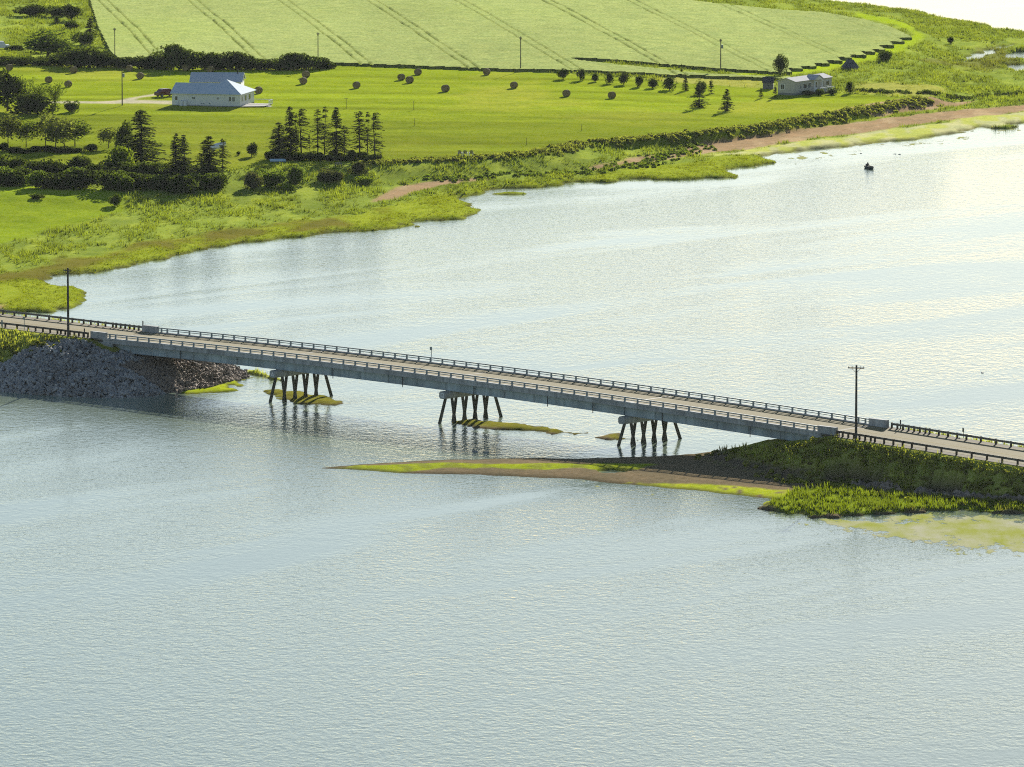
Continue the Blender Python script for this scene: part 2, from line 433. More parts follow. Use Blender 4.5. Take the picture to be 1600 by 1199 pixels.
BEACHES = [poly(p, 0.3) for p in ([(580, 321), (597, 308), (625, 295), (670, 287), (760, 281), (765, 284), (700, 293), (650, 302), (612, 316)],
    [(900, 270), (960, 257), (1040, 246), (1090, 228), (1130, 222), (1250, 206), (1350, 193), (1450, 180), (1600, 165), (1800, 145), (1800, 155), (1600, 175), (1450, 195), (1350, 209), (1250, 222), (1180, 233), (1090, 245), (1000, 260), (940, 271)],
    [(1300, 190), (1340, 182), (1400, 172), (1450, 166), (1520, 161), (1500, 168), (1440, 176), (1370, 186)], [(-60, 483), (2, 476), (10, 480), (2, 486), (-60, 490)])]
FLAT = poly([(1100, 247), (1180, 236), (1250, 225), (1350, 212), (1450, 198), (1600, 178), (1800, 160), (1800, 185), (1600, 195), (1480, 210), (1330, 231), (1215, 242), (1160, 246)], 0.2)
DRIVE = [poly(p, 3.4) for p in ([(60, 161), (130, 162), (200, 160), (268, 161), (268, 166), (200, 165), (130, 165), (60, 164)], [(186, 162), (215, 154), (240, 150), (262, 147), (266, 150), (245, 153), (222, 157), (205, 163)])]
DRYGRASS = poly([(1040, 118), (1100, 113), (1190, 117), (1190, 131), (1100, 129), (1010, 123)], 3.3)
DRY2 = poly([(1300, 122), (1400, 124), (1480, 130), (1450, 146), (1310, 138)], 3.0)
FIELD_MARGIN = poly([(520, 97), (800, 103), (1100, 113), (1200, 120), (1200, 133), (1010, 124), (900, 117), (800, 114), (520, 107)], 3.3)
WET = poly([(1440, 105), (1500, 88), (1560, 72), (1620, 60), (1750, 80), (1750, 120), (1600, 118), (1480, 112)], 0.4)

def blendc(cols, mask, c):
    m = np.clip(mask, 0, 1)[:, None]
    return cols * (1 - m) + np.asarray(c)[None, :] * m

def classify_main(P):
    """ground colour and tall-grass amount per point"""
    n = fbm(P[:, 0] * 0.10, P[:, 1] * 0.035, 31); n2 = fbm(P[:, 0] * 0.35, P[:, 1] * 0.10, 33); nf = fbm(P[:, 0] * 0.03, P[:, 1] * 0.012, 35)
    j = (n - 0.5) * 10 + (n2 - 0.5) * 6
    col = np.array([0.13, 0.165, 0.028])[None, :] * (0.75 + 0.5 * n)[:, None]
    col = blendc(col, sstep(0.5, 0.62, n2) * 0.7, (0.18, 0.215, 0.032))
    tall = np.full(len(P), 0.85)
    m = sstep(-2, 2, sdf(P, MARSH) + j)
    col = blendc(col, m, (0.160, 0.190, 0.018)); tall = tall * (1 - m) + 0.4 * m
    k = m * sstep(0.5, 0.64, n2); col = blendc(col, k, (0.14, 0.165, 0.012))
    b = sstep(-2, 2, sdf(P, BROWN) + j * 1.2) * sstep(0.34, 0.5, n); col = blendc(col, b * 0.85, (0.085, 0.072, 0.018)); tall = tall * (1 - 0.6 * b)
    m = sstep(-1, 1, sdf(P, WET) + j) * sstep(0.4, 0.6, n); col = blendc(col, m * 0.7, (0.10, 0.10, 0.03))
    m = sstep(-1, 1, sdf(P, PATHGREEN) + j * 0.4); col = blendc(col, m, (0.185, 0.24, 0.012)); tall = tall * (1 - m)
    for q in (DRYGRASS, DRY2):
        m = sstep(-1, 3, sdf(P, q) + j); col = blendc(col, m * 0.8, (0.21, 0.205, 0.05)); tall = tall * (1 - 0.4 * m)
    m = sstep(-0.8, 0.8, sdf(P, HAY) + j * 0.12)
    strip = fbm(P[:, 0] * 0.018 + P[:, 1] * 0.004, P[:, 1] * 0.16, 41)
    hay = np.array([0.142, 0.178, 0.012])[None, :] * (0.97 + 0.95 * (strip - 0.5))[:, None]
    dryp = sstep(0.50, 0.70, fbm(P[:, 0] * 0.035, P[:, 1] * 0.03, 44))[:, None] * 0.55
    hay = hay * (1 - dryp) + np.array([0.20, 0.205, 0.03])[None, :] * dryp
    near = sstep(1420, 1330, P[:, 1])[:, None]
    hay = hay * (1 - 0.7 * near) + np.array([0.10, 0.12, 0.012])[None, :] * (0.7 + 0.55 * strip)[:, None] * 0.7 * near
    col = col * (1 - m[:, None]) + hay * m[:, None]; tall = tall * (1 - m)
    m = sstep(-1, 1, sdf(P, LAWN) + j * 0.4); lw = np.array([0.135, 0.178, 0.013])[None, :] * (0.7 + 0.6 * strip)[:, None]
    col = col * (1 - m[:, None]) + lw * m[:, None]; tall = tall * (1 - m)
    for q in DRIVE:
        m = sstep(-0.8, 0.8, sdf(P, q) + (n2 - 0.5) * 2); col = blendc(col, m, (0.27, 0.245, 0.19)); tall = tall * (1 - m)
    m = sstep(-1, 1, sdf(P, FLAT) + j * 0.6)
    col = blendc(col, m, (0.29, 0.285, 0.15)); tall = tall * (1 - m); col = blendc(col, m * sstep(0.5, 0.62, n2), (0.26, 0.275, 0.07))
    hm = h_main(P)
    col = blendc(col, sstep(0.30, 0.10, hm) * 0.8, (0.065, 0.062, 0.03))
    for bi, q in enumerate(BEACHES):
        m = sstep(-0.6, 0.6, sdf(P, q) + j * 0.35) * (1 if bi == 2 else sstep(1.25, 1.0, hm + (n2 - .5) * .4)); col = blendc(col, m, (0.205, 0.142, 0.088)); tall = tall * (1 - m)
        col = blendc(col, m * sstep(0.55, 0.7, n2) * 0.5, (0.29, 0.22, 0.14))
    return col, tall

GREEN1 = poly([(492, 734), (560, 724), (700, 723), (850, 725), (1010, 727), (1000, 733), (850, 732), (700, 731), (600, 737)], 0.3)
GREEN2 = poly([(955, 754), (1040, 753), (1200, 764), (1262, 772), (1205, 788), (1100, 772), (1000, 761)], 0.2)
RIPRAP = np.vstack([poly([(-500, 600), (-300, 592), (0, 574), (45, 567)], 2.4), poly([(78, 551)], 3.8), poly([(104, 541)], 4.8), [tw(-70, -7.2), tw(-64, -7.0), tw(-63, 8), tw(-60, 13)],
                    poly([(384, 572), (388, 590), (330, 608), (268, 616), (230, 622), (150, 625), (60, 619), (0, 614), (-500, 605)], 0.0)])

def classify_cause(P):
    t, w = to_tw(P); h = h_cause(P)
    n = fbm(P[:, 0] * 0.25, P[:, 1] * 0.10, 51); n2 = fbm(P[:, 0] * 0.9, P[:, 1] * 0.3, 53)
    col = np.array([0.26, 0.28, 0.065])[None, :] * (0.6 + 0.8 * n)[:, None]
    tall = np.full(len(P), 0.9)
    top = sstep(1.5, 0.2, np.abs(w) - 6.0) * (np.abs(t) > 62)
    col = blendc(col, sstep(8, 6, np.abs(w)) * 0.6, (0.15, 0.165, 0.022))
    low = sstep(0.75, 0.45, h) * (P[:, 0] > -30)
    col = blendc(col, low, (0.115, 0.090, 0.060)); tall = tall * (1 - low)
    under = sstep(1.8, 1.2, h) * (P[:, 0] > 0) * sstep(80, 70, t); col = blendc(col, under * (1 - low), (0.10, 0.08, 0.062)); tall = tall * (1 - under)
    m = sstep(-0.5, 0.5, sdf(P, GREEN1) + (n - 0.5) * 4); col = blendc(col, m, (0.170, 0.200, 0.016)); col = blendc(col, m * sstep(.5, .65, n2) * .6, (0.10, 0.105, 0.03))
    m = sstep(-0.5, 0.5, sdf(P, GREEN2) + (n - 0.5) * 4) * sstep(0.3, 0.45, n2); col = blendc(col, m, (0.22, 0.25, 0.02))
    e = sstep(-0.5, 0.5, sdf(P, MARSHPATCH) + (n - 0.5) * 4); col = blendc(col, e, (0.12, 0.155, 0.016)); col = col * np.where(e > .5, .7 + .6 * n2, 1)[:, None]; tall = np.maximum(tall, e * .8)
    for k, q in enumerate(PIER_ISLETS):
        m = sstep(-1.0, 0.5, sdf(P, q) + (n - 0.5) * 2); col = blendc(col, m, (0.20, 0.235, 0.014) if k == 3 else (0.115, 0.11, 0.02)); tall = tall * (1 - m)
    col = blendc(col, sstep(0.16, 0.02, h) * 0.75, (0.05, 0.042, 0.028))
    m = sstep(-0.5, 0.5, sdf(P, RIPRAP)); col = blendc(col, m, (0.06, 0.058, 0.055)); tall = tall * (1 - m)
    tall = tall * (np.abs(w) > 6.9) + 0
    col = blendc(col, top * 0.0, (0.17, 0.14, 0.10))
    return col, tall

def grid_land(name, x0, x1, dx, y0, y1, dy, hf, cf, mask=None):
    xs = np.arange(x0, x1 + dx, dx); ys = np.arange(y0, y1 + dy, dy)
    X, Y = np.meshgrid(xs, ys); P = np.c_[X.ravel(), Y.ravel()]
    h = hf(P); col, _ = cf(P)
    nx, ny = len(xs), len(ys)
    hh = np.where(mask(P), h, -1.5) if mask is not None else h
    HG.append((x0, dx, nx, y0, dy, ny, hh.reshape(ny, nx)))
    idx = np.arange(nx * ny).reshape(ny, nx)
    Q = np.c_[idx[:-1, :-1].ravel(), idx[:-1, 1:].ravel(), idx[1:, 1:].ravel(), idx[1:, :-1].ravel()]
    keep = (h[Q] > -1.2).any(1)
    if mask is not None: keep &= mask(P)[Q].all(1)
    Q = Q[keep]
    used = np.unique(Q); re = np.full(nx * ny, -1); re[used] = np.arange(len(used))
    me = np_mesh(name, np.c_[P[used], h[used]], re[Q], M['ground'], col[used], smooth=True)
    o = mobj(name, me); o['kind'] = 'structure'
    return o

HG = []
def terrain(P):
    """height of the built ground, read back from the two land sheets"""
    P = np.atleast_2d(np.asarray(P, float)); z = np.full(len(P), -1.5)
    for x0, dx, nx, y0, dy, ny, H in HG:
        u = (P[:, 0] - x0) / dx; v = (P[:, 1] - y0) / dy
        ok = (u >= 0) & (v >= 0) & (u < nx - 1.001) & (v < ny - 1.001)
        i = np.clip(u.astype(int), 0, nx - 2); j = np.clip(v.astype(int), 0, ny - 2); fu = u - i; fv = v - j
        q = (H[j, i] * (1 - fu) + H[j, i + 1] * fu) * (1 - fv) + (H[j + 1, i] * (1 - fu) + H[j + 1, i + 1] * fu) * fv
        z = np.maximum(z, np.where(ok, q, -1.5))
    return z

grid_land('terrain', -185, 185, 0.9, 1010, 2150, 1.8, h_main, classify_main)
grid_land('causeway_ground', -150, 130, 0.6, 800, 1075, 0.6, h_cause, classify_cause, mask=lambda P: (lambda t, w: (w < 17) & (t > -135) & (t < 160))(*to_tw(P)))

# ------------------------------------------------------------------ water
def water_mat():
    m, nt, out = new_mat('rippled_water')
    p = N(nt, 'ShaderNodeBsdfPrincipled'); nt.links.new(p.outputs[0], out.inputs[0])
    p.inputs['Base Color'].default_value = (0.195, 0.245, 0.175, 1)
    p.inputs['IOR'].default_value = 1.33
    geo = N(nt, 'ShaderNodeNewGeometry'); pos = geo.outputs['Position']
    mp = N(nt, 'ShaderNodeMapping'); mp.inputs['Scale'].default_value = (1.0, 0.62, 1.0); mp.inputs['Rotation'].default_value = (0, 0, 0.12)
    nt.links.new(pos, mp.inputs['Vector'])
    a = noise_node(nt, 1.45, 3, 0.6, mp.outputs[0]); b = noise_node(nt, 0.55, 2, 0.5, mp.outputs[0])
    mp2 = N(nt, 'ShaderNodeMapping'); mp2.inputs['Scale'].default_value = (0.007, 0.030, 1.0)
    mp3 = N(nt, 'ShaderNodeMapping'); mp3.inputs['Rotation'].default_value = (0, 0, -0.80); nt.links.new(pos, mp3.inputs['Vector'])
    nt.links.new(mp3.outputs[0], mp2.inputs['Vector'])
    cn = noise_node(nt, 1.0, 5, 0.55, mp2.outputs[0]); cn.inputs['Distortion'].default_value = 0.8
    calm = ramp(nt, cn.outputs[0], 0.46, 0.62, (1, 1, 1, 1), (0.22, 0.22, 0.22, 1))
    mul = N(nt, 'ShaderNodeMath', operation='MULTIPLY_ADD'); nt.links.new(b.outputs[0], mul.inputs[0]); mul.inputs[1].default_value = 0.8; nt.links.new(a.outputs[0], mul.inputs[2])
    bp = N(nt, 'ShaderNodeBump'); bp.inputs['Distance'].default_value = 0.078
    nt.links.new(calm.outputs[0], bp.inputs['Strength']); nt.links.new(mul.outputs[0], bp.inputs['Height'])
    nt.links.new(bp.outputs[0], p.inputs['Normal'])
    p.inputs['Roughness'].default_value = 0.04
    return m
M['water'] = water_mat()
mw = MB(); mw.add([(-30000, -3000, 0), (30000, -3000, 0), (30000, 50000, 0), (-30000, 50000, 0)], [(0, 1, 2, 3)])
tag(mw.build('water', M['water']), kind='structure')

# ------------------------------------------------------------------ road on the causeways
def road_strip(name, t0, t1, w0, w1, dz, mat, parent=None, kind=None, step=3.0):
    n = max(2, int((t1 - t0) / step)); ts = np.linspace(t0, t1, n)
    V = []; Fc = []
    for i, t in enumerate(ts):
        z = float(road_z(t)) + dz
        for w in (w0, w1): p = tw(t, w); V.append((p[0], p[1], z))
        if i: k = 2 * i; Fc.append((k - 2, k, k + 1, k - 1))
    o = mobj(name, np_mesh(name, np.array(V), np.array(Fc)[:, ::-1], mat))
    if parent is not None: o.parent = parent; o.matrix_parent_inverse = parent.matrix_world.inverted()
    if kind: o['kind'] = kind
    return o
for (a, b, n) in ((-135, -67.5, 'road'), (68.5, 160, 'road')):
    base = road_strip('road_shoulder', a, b, -6.1, 6.1, 0.004, M['shoulder'], kind='structure')
    road_strip(n, a, b, -4.6, 4.6, 0.016, M['asphalt'], kind='structure')
    for w in (-0.19, 0.07): road_strip('centre_line', a, b, w, w + 0.12, 0.022, M['line_yellow'], kind='structure')
    for w in (-3.75, 3.63): road_strip('edge_line', a, b, w, w + 0.12, 0.022, M['line_white'], kind='structure')

# ------------------------------------------------------------------ the bridge
TL, TR = -67.3, 68.3
bridge = empty('road_bridge', (BO[0], BO[1], 0), -PHI, 'long grey four-span road bridge on battered timber piles crossing the water', 'bridge')
bpath = [(t, float(rail_z(t))) for t in np.linspace(TL, TR, 46)]
MB().sweep([(-5.0, -0.92), (-5.25, -0.70), (-5.25, -1.40), (-4.75, -1.40), (-4.6, -1.18), (4.6, -1.18), (4.75, -1.40), (5.25, -1.40), (5.25, -0.70), (5.0, -0.92), (4.9, -0.92), (-4.9, -0.92)][::-1], bpath).build('deck_slab', M['concrete'], bridge)
MB().sweep([(-4.85, -0.90), (4.85, -0.90), (4.85, -0.85), (-4.85, -0.85)], bpath).build('road_surface', M['asphalt'], bridge)
for s_ in (-1, 1):
    a, b = sorted((s_ * 4.86, s_ * 5.32))
    MB().sweep([(a, -0.915), (b, -0.915), (b, -0.66), (a, -0.66)], bpath).build('kerb', M['concrete'], bridge)
for g in (-4.3, -2.15, 0.0, 2.15, 4.3):
    prof = [(-.2, -2.65), (.2, -2.65), (.2, -2.61), (.02, -2.61), (.02, -1.24), (.18, -1.24), (.18, -1.2), (-.18, -1.2), (-.18, -1.24), (-.02, -1.24), (-.02, -2.61), (-.2, -2.61)]
    if abs(g) > 4: prof = [(y, z if z > -2 else z) for y, z in prof]
    MB().sweep([(y + g, z if abs(g) < 4 or z < -2 else z - 0.19) for y, z in prof], bpath).build('girder', M['steel'], bridge)
for t in np.arange(-60.5, 62, 5.5):                          # web stiffeners on the near girder
    z = float(rail_z(t)); m = MB().box(t - .012, t + .012, -4.46, -4.33, z - 2.60, z - 1.46)
    m.build('stiffener', M['steel'], bridge)
for t in (-52, -40.5, -21.5, -8.0, 5.5, 19.2, 27.5, 40.0, 55.5):
    z = float(rail_z(t))
    MB().bar((t, -4.62, z - 1.42), (t, -4.62, z - 2.95), 0.12, n=8).bar((t, -4.62, z - 1.9), (t, -4.4, z - 1.9), 0.06).build('drain_pipe', M['dark'], bridge)
for s_ in (-1, 1):
    y = s_ * 5.08
    for nm, zz, hh, dd in (('top_rail', -0.09, 0.16, 0.13), ('middle_rail', -0.37, 0.11, 0.08)):
        MB().sweep([(y - dd / 2, zz - hh / 2), (y + dd / 2, zz - hh / 2), (y + dd / 2, zz + hh / 2), (y - dd / 2, zz + hh / 2)], [(t, float(rail_z(t))) for t in np.linspace(TL + .6, TR - .6, 45)]).build(nm, M['rail'], bridge)
    me = MB().box(-.10, .10, -.085, .085, -.66, -.14).box(-.16, .16, -.15, .15, -.668, -.62).mesh('rail_post', M['rail'])
    ts = list(np.linspace(TL + 2.5, TR - 2.5, 58)) + [TL + 1.3, TR - 1.3]
    for t in ts:
        mobj('rail_post', me, bridge, (t, y + s_ * 0.0, float(rail_z(t))))
    for e in (-1, 1):
        te = TL if e < 0 else TR; t0, t1 = sorted((te - e * .55, te + e * 2.5)); z = float(rail_z(te))
        MB().box(t0, t1, s_ * 5.08 - .26, s_ * 5.08 + .26, z - 1.05, z + 0.10).build('end_block', M['concrete'], bridge)
for e in (-1, 1):
    t0 = TL if e < 0 else TR; z = float(rail_z(t0))
    m = MB()
    a, b = sorted((t0 - e * 1.1, t0 + e * 0.5))
    m.box(a, b, -5.0, 5.0, z - 5.6, z - 2.68)
    m.build('abutment', M['concrete'], bridge)
    for s_ in (-1, 1):
        y0, y1 = sorted((s_ * 5.02, s_ * 5.42)); x1 = t0 - e * 2.0; x2 = t0 + e * 3.2
        pts = [(x1, z - 1.42), (x2, z - 1.06), (x2, z - 2.2), (x1 + e * 0.9, z - 3.9), (x1, z - 4.2)]
        n = len(pts); V = [(x, y0, q) for x, q in pts] + [(x, y1, q) for x, q in pts]
        MB().add(V, [tuple(range(n)), tuple(range(2 * n - 1, n - 1, -1))] + [(i, n + i, n + (i + 1) % n, (i + 1) % n) for i in range(n)]).build('wing_wall', M['concrete'], bridge)
    a, b = sorted((t0 - e * 0.35, t0 + e * 0.55))
    MB().sweep([(-4.84, -0.849), (4.84, -0.849), (4.84, -0.838), (-4.84, -0.838)], [(x, float(rail_z(x))) for x in (a, b)]).build('expansion_joint', M['joint'], bridge)
for t0 in (-32.5, 0.4, 33.5):
    z = float(rail_z(t0))
    MB().sweep([(-4.84, -0.849), (4.84, -0.849), (4.84, -0.843), (-4.84, -0.843)], [(x, float(rail_z(x))) for x in (t0 - .12, t0 + .12)]).build('expansion_joint', M['dark'], bridge)
for k, t0 in enumerate((-32.5, 0.4, 33.5)):
    zt = float(rail_z(t0)) - 2.70; zb = zt - 1.0
    c = 0.22
    sec = [(-.6 + c, zb), (.6 - c, zb), (.6, zb + c), (.6, zt - c), (.6 - c, zt), (-.6 + c, zt), (-.6, zt - c), (-.6, zb + c)]
    V = [(x, -5.5, q) for x, q in sec] + [(x, 5.3, q) for x, q in sec]
    cap = MB().add(V, [tuple(range(8)), tuple(range(15, 7, -1))] + [(i, 8 + i, 8 + (i + 1) % 8, (i + 1) % 8) for i in range(8)]).build('pier', M['concrete'], bridge, (t0, 0, 0))
    for gy in (-4.3, -2.15, 0, 2.15, 4.3): MB().box(-.3, .3, gy - .25, gy + .25, zt + .002, zt + .055).build('bearing', M['dark'], cap)
    for i in range(10):
        w = -4.75 + 1.04 * i; lean = 0.62 if i % 2 else -0.62
        dw = -0.55 if i == 0 else (0.75 if i == 9 else 0.0)
        f = (zb + 0.1 + 1.4) / (zb + 0.1)
        MB().bar((lean * 0.12, w, zb + 0.1), (lean * (0.12 + f), w + dw * f, -1.4), 0.44, n=8, w2=0.50).build('pile', M['pile'], cap)
    if k == 0:      # white triangle on the cap's end
        m = MB(); o_, i_ = [(-.30, zb + .22), (.30, zb + .22), (0, zb + .80)], [(-.15, zb + .32), (.15, zb + .32), (0, zb + .60)]
        V = [(x, -5.505, q) for x, q in o_] + [(x, -5.505, q) for x, q in i_] + [(x, -5.52, q) for x, q in o_] + [(x, -5.52, q) for x, q in i_]
        m.add(V, [(6 + a, 6 + b, 9 + b, 9 + a) for a, b in ((0, 1), (1, 2), (2, 0))] + [(a, b, 6 + b, 6 + a) for a, b in ((0, 1), (1, 2), (2, 0))] + [(3 + b, 3 + a, 9 + a, 9 + b) for a, b in ((0, 1), (1, 2), (2, 0))])
        m.build('channel_mark', M['white'], cap)
    if k == 1:      # white square outline
        m = MB(); y0, y1 = -5.525, -5.503
        m.box(-.28, .28, y0, y1, zb + .70, zb + .82).box(-.28, .28, y0, y1, zb + .20, zb + .32).box(-.28, -.14, y0, y1, zb + .325, zb + .695).box(.14, .28, y0, y1, zb + .325, zb + .695)
        m.build('channel_mark', M['white'], cap)

# ------------------------------------------------------------------ guardrails
def guardrail(ts, w, label, side):
    t0 = ts[0]; z0 = float(road_z(t0)); p0 = tw(t0, w)
    g = empty('guardrail', (p0[0], p0[1], z0), -PHI, label, 'guardrail', 'guardrails beside the road')
    o = -side * 0.02
    tt = np.linspace(ts[0], ts[-1], 24)
    prof = [(0, .42), (.05, .45), (.05, .52), (0, .56), (.05, .60), (.05, .68), (0, .72), (-.02, .72), (.03, .66), (.03, .61), (-.02, .56), (.03, .51), (.03, .46), (-.02, .42)]
    MB().sweep([(-y * side - side * .03, z) for y, z in prof], [(t - t0, float(road_z(t)) - z0) for t in tt]).build('rail', M['wbeam'], g)
    me = MB().box(-.10, .10, -.10, .10, -.5, .74).mesh('post', M['post_wood'])
    for t in ts: mobj('post', me, g, (t - t0, side * 0.14, float(road_z(t)) - z0))
    return g
def gts(a, b, dense_at_end):
    L = list(np.arange(0, 6, 0.95)) + list(np.arange(6.4, 14, 1.55)) + list(np.arange(15, 70, 2.5))
    L = [q for q in L if q <= abs(b - a)]
    return [dense_at_end - q for q in L][::-1] if dense_at_end == b else [dense_at_end + q for q in L]
guardrail(gts(-125, -70.2, -70.2), -5.3, 'steel guardrail on the near side of the road, above the grey rock slope', -1)
guardrail(gts(-125, -70.2, -70.2), 5.3, 'steel guardrail on the far side of the road, before the bright marsh', 1)
guardrail(gts(71.2, 150, 71.2), -5.3, 'steel guardrail along the near side of the road, above the bushy embankment', -1)
guardrail(gts(71.2, 150, 71.2), 5.3, 'steel guardrail along the far side of the road, before open water', 1)

def marker_post(px_t, w, h, label, panel=None, name='delineator_post', cat='post', mat='dark', thick=0.12, z=None):
    p = tw(px_t, w); z = float(road_z(px_t)) if z is None else z
    o = empty(name, (p[0], p[1], z - 0.05), -PHI, label, cat)
    MB().bar((0, 0, -.6), (0, 0, h), thick).build('post', M[mat], o)
    if panel:
        a, b, c = panel
        MB().box(-a / 2, a / 2, -.09, -.065, h - b, h).build('panel', M[c], o)
        MB().box(-.04, .04, -.065, -.05, h - b + .04, h - .04).build('bracket', M['dark'], o)
    return o
marker_post(-70.6, -5.75, 1.35, 'dark marker post standing beside the near end block over the rocks')
marker_post(-70.6, 5.75, 1.45, 'dark marker post beside the far end block, marsh side of the bridge')
marker_post(72.4, 5.75, 1.25, 'dark marker post beside the far end block where the guardrail meets open water')
marker_post(71.8, -5.75, 0.85, 'short marker post beside the near end block above the bushy embankment')
marker_post(-12.3, 5.45, 2.4, 'small sign on a thin post fixed to the far bridge rail', (0.42, 0.45, 'rail'), 'road_sign', 'sign', 'rail', 0.07, z=float(rail_z(-12.3)) - 1.0)
marker_post(-83.3, -5.75, 2.0, 'grey sign plate on a thin post beside the road, left of the pole', (0.4, 0.42, 'rail'), 'road_sign', 'sign', 'rail', 0.06)
marker_post(-88.0, -5.75, 1.15, 'squat grey marker board behind the near guardrail at the left edge', (0.34, 0.95, 'rail'), 'marker_board', 'sign', 'rail', 0.08)
marker_post(81.0, 8.2, 1.9, 'dark small sign on a thin pale post beyond the far guardrail', (0.25, 0.55, 'dark'), 'road_sign', 'sign', 'rail', 0.06, z=3.6)

def utility_pole(px, py, h, label, arm=1.1, rz=0.0, r=0.30, xf=None, loc=None):
    x, y, z = loc or at(px, py)
    o = empty('utility_pole', (x, y, z), rz, label, 'utility pole', 'utility poles')
    MB().bar((0, 0, -.8), (0, 0, h), r, n=10, w2=r * 0.68).build('pole', M['pole'], o)
    if arm:
        a = MB().box(-arm, arm, -r * .55 - .1, -r * .55, h - .42, h - .28).bar((-arm * .6, -r * .5, h - .36), (0, -r * .45, h - 1.0), .05).bar((arm * .6, -r * .5, h - .36), (0, -r * .45, h - 1.0), .05).build('crossarm', M['pole'], o)
        for q in (-.92, -.5, .5, .92): MB().bar((arm * q, -r * .55 - .05, h - .278), (arm * q, -r * .55 - .05, h - .10), .07, n=6).build('insulator', M['dark'], a)
    if xf: MB().bar((.32, -.1, h * xf - .4), (.32, -.1, h * xf + .4), .42, n=10).box(.05, .32, -.14, -.06, h * xf - .1, h * xf + .1).build('transformer', M['rail'], o)
    return o
p = tw(-73.4, -6.3)
utility_pole(0, 0, 9.9, 'tall bare utility pole with a crossarm standing over the rock slope', 0.55, -0.4, 0.38, loc=(p[0], p[1], float(terrain(p)[0])))
p = tw(75.4, -6.6)
utility_pole(0, 0, 9.9, 'tall utility pole with a crossarm at the bushy end of the bridge', 1.05, -0.2, 0.36, loc=(p[0], p[1], float(terrain(p)[0])))
utility_pole(191, 165, 7.9, 'utility pole with a small transformer beside the house driveway', 0, 0, 0.26, 0.78)
utility_pole(179.5, 90, 6.6, 'thin far pole in front of the crop, furthest left of the field-edge poles', 0.3, 0, 0.22)
utility_pole(497, 105, 7.6, 'far pole rising from the end of the hedgerow', 0.3, 0, 0.24)
utility_pole(813.5, 111, 7.5, 'far pole against the crop, left of the row of round trees', 0.3, 0, 0.24)
utility_pole(1126, 112, 7.2, 'far pole against the crop, nearest the dark shed', 0.3, 0, 0.26, 0.76)

# ------------------------------------------------------------------ riprap under the left end of the bridge
def rock_mesh(seed, mat):
    import bmesh
    bm = bmesh.new(); r = random.Random(seed)
    for _ in range(13):
        v = Vector((r.gauss(0, 1), r.gauss(0, 1), r.gauss(0, 1))).normalized() * r.uniform(.75, 1.05)
        bm.verts.new((v.x * .58, v.y * .5, v.z * .42))
    bmesh.ops.convex_hull(bm, input=bm.verts)
    for v in [v for v in bm.verts if not v.link_faces]: bm.verts.remove(v)
    bmesh.ops.triangulate(bm, faces=bm.faces)
    me = bpy.data.meshes.new('stone'); bm.to_mesh(me); bm.free(); me.materials.append(mat); return me
ROCKS = [rock_mesh(i, M['rock']) for i in range(6)] + [rock_mesh(20 + i, M['rock_brown']) for i in range(3)]
def mesh_arrays(me):
    V = np.zeros(len(me.vertices) * 3, np.float32); me.vertices.foreach_get('co', V)
    Fi = np.zeros(len(me.polygons) * 3, np.int32); me.polygons.foreach_get('vertices', Fi)
    return V.reshape(-1, 3), Fi.reshape(-1, 3)
RA = [mesh_arrays(m) for m in ROCKS]
def rot_rand(r):
    from mathutils import Euler
    return np.array(Euler((r.uniform(0, 6.3), r.uniform(0, 6.3), r.uniform(0, 6.3))).to_matrix())
def rock_bank(name, area, n_part, n_stuff, label, cat, smin, smax, brown_if, seed):
    r = random.Random(seed)
    lo, hi = area.min(0), area.max(0)
    P = np.c_[RNG.uniform(lo[0], hi[0], 90000), RNG.uniform(lo[1], hi[1], 90000)]
    P = P[pip(P, area)]; h = terrain(P)
    ok = (h > -0.25); P = P[ok]; h = h[ok]
    vis = np.abs(P[:, 0] / (P[:, 1]) * F_PX) < 830
    P = P[vis]; h = h[vis]
    c = P.mean(0); root = empty(name, (c[0], c[1], 0), 0, label, cat)
    n = min(len(P), n_part + n_stuff)
    V = []; Fc = []; nv = 0
    for i in range(n):
        big = i < n_part
        s = r.uniform(smin, smax) * (1.35 if big else 1.0)
        k = r.randrange(6) if not brown_if(P[i]) else 6 + r.randrange(3)
        R = rot_rand(r)
        z = h[i] + s * (0.16 if big else 0.05)
        if big:
            o = mobj('stone', ROCKS[k], root, (P[i, 0] - c[0], P[i, 1] - c[1], z)); o.rotation_euler = Matrix(R.tolist()).to_euler(); o.scale = (s, s, s)
        else:
            v, f = RA[k]; V.append(v @ R.T * s + np.array([P[i, 0] - c[0], P[i, 1] - c[1], z])); Fc.append((f + nv, k >= 6)); nv += len(v)
    for flag, mat in ((False, M['rock']), (True, M['rock_brown'])):
        fs = [f for f, b in Fc if b == flag]
        if fs:
            allv = np.vstack(V); fa = np.vstack(fs); used = np.unique(fa); re = np.full(len(allv), -1); re[used] = np.arange(len(used))
            o = mobj('small_stones', np_mesh('small_stones', allv[used], re[fa], mat), root); o['kind'] = 'stuff'
rock_bank('riprap_bank', RIPRAP, 300, 6500, 'steep bank of grey broken rocks under the bridge end', 'rock bank', 0.36, 0.76, lambda p: to_tw(p[None])[0][0] > -60 and to_tw(p[None])[1][0] > -9, 3)
RB2 = np.array([at(x, y)[:2] for x, y in [(1425, 752), (1470, 745), (1530, 748), (1600, 755), (1620, 775), (1600, 783), (1540, 779), (1480, 775), (1440, 768)]])
rock_bank('stone_scatter', RB2, 40, 160, 'tumbled pale brown stones at the foot of the bushy embankment', 'rock bank', 0.7, 1.3, lambda p: True, 5)
RB3 = np.array([at(x, y)[:2] for x, y in [(1335, 735), (1375, 736), (1420, 748), (1450, 756), (1440, 762), (1380, 752), (1340, 742)]])
rock_bank('stone_scatter', RB3, 14, 40, 'few pale stones showing through the scrub halfway down the embankment', 'rock bank', 0.8, 1.3, lambda p: True, 6)

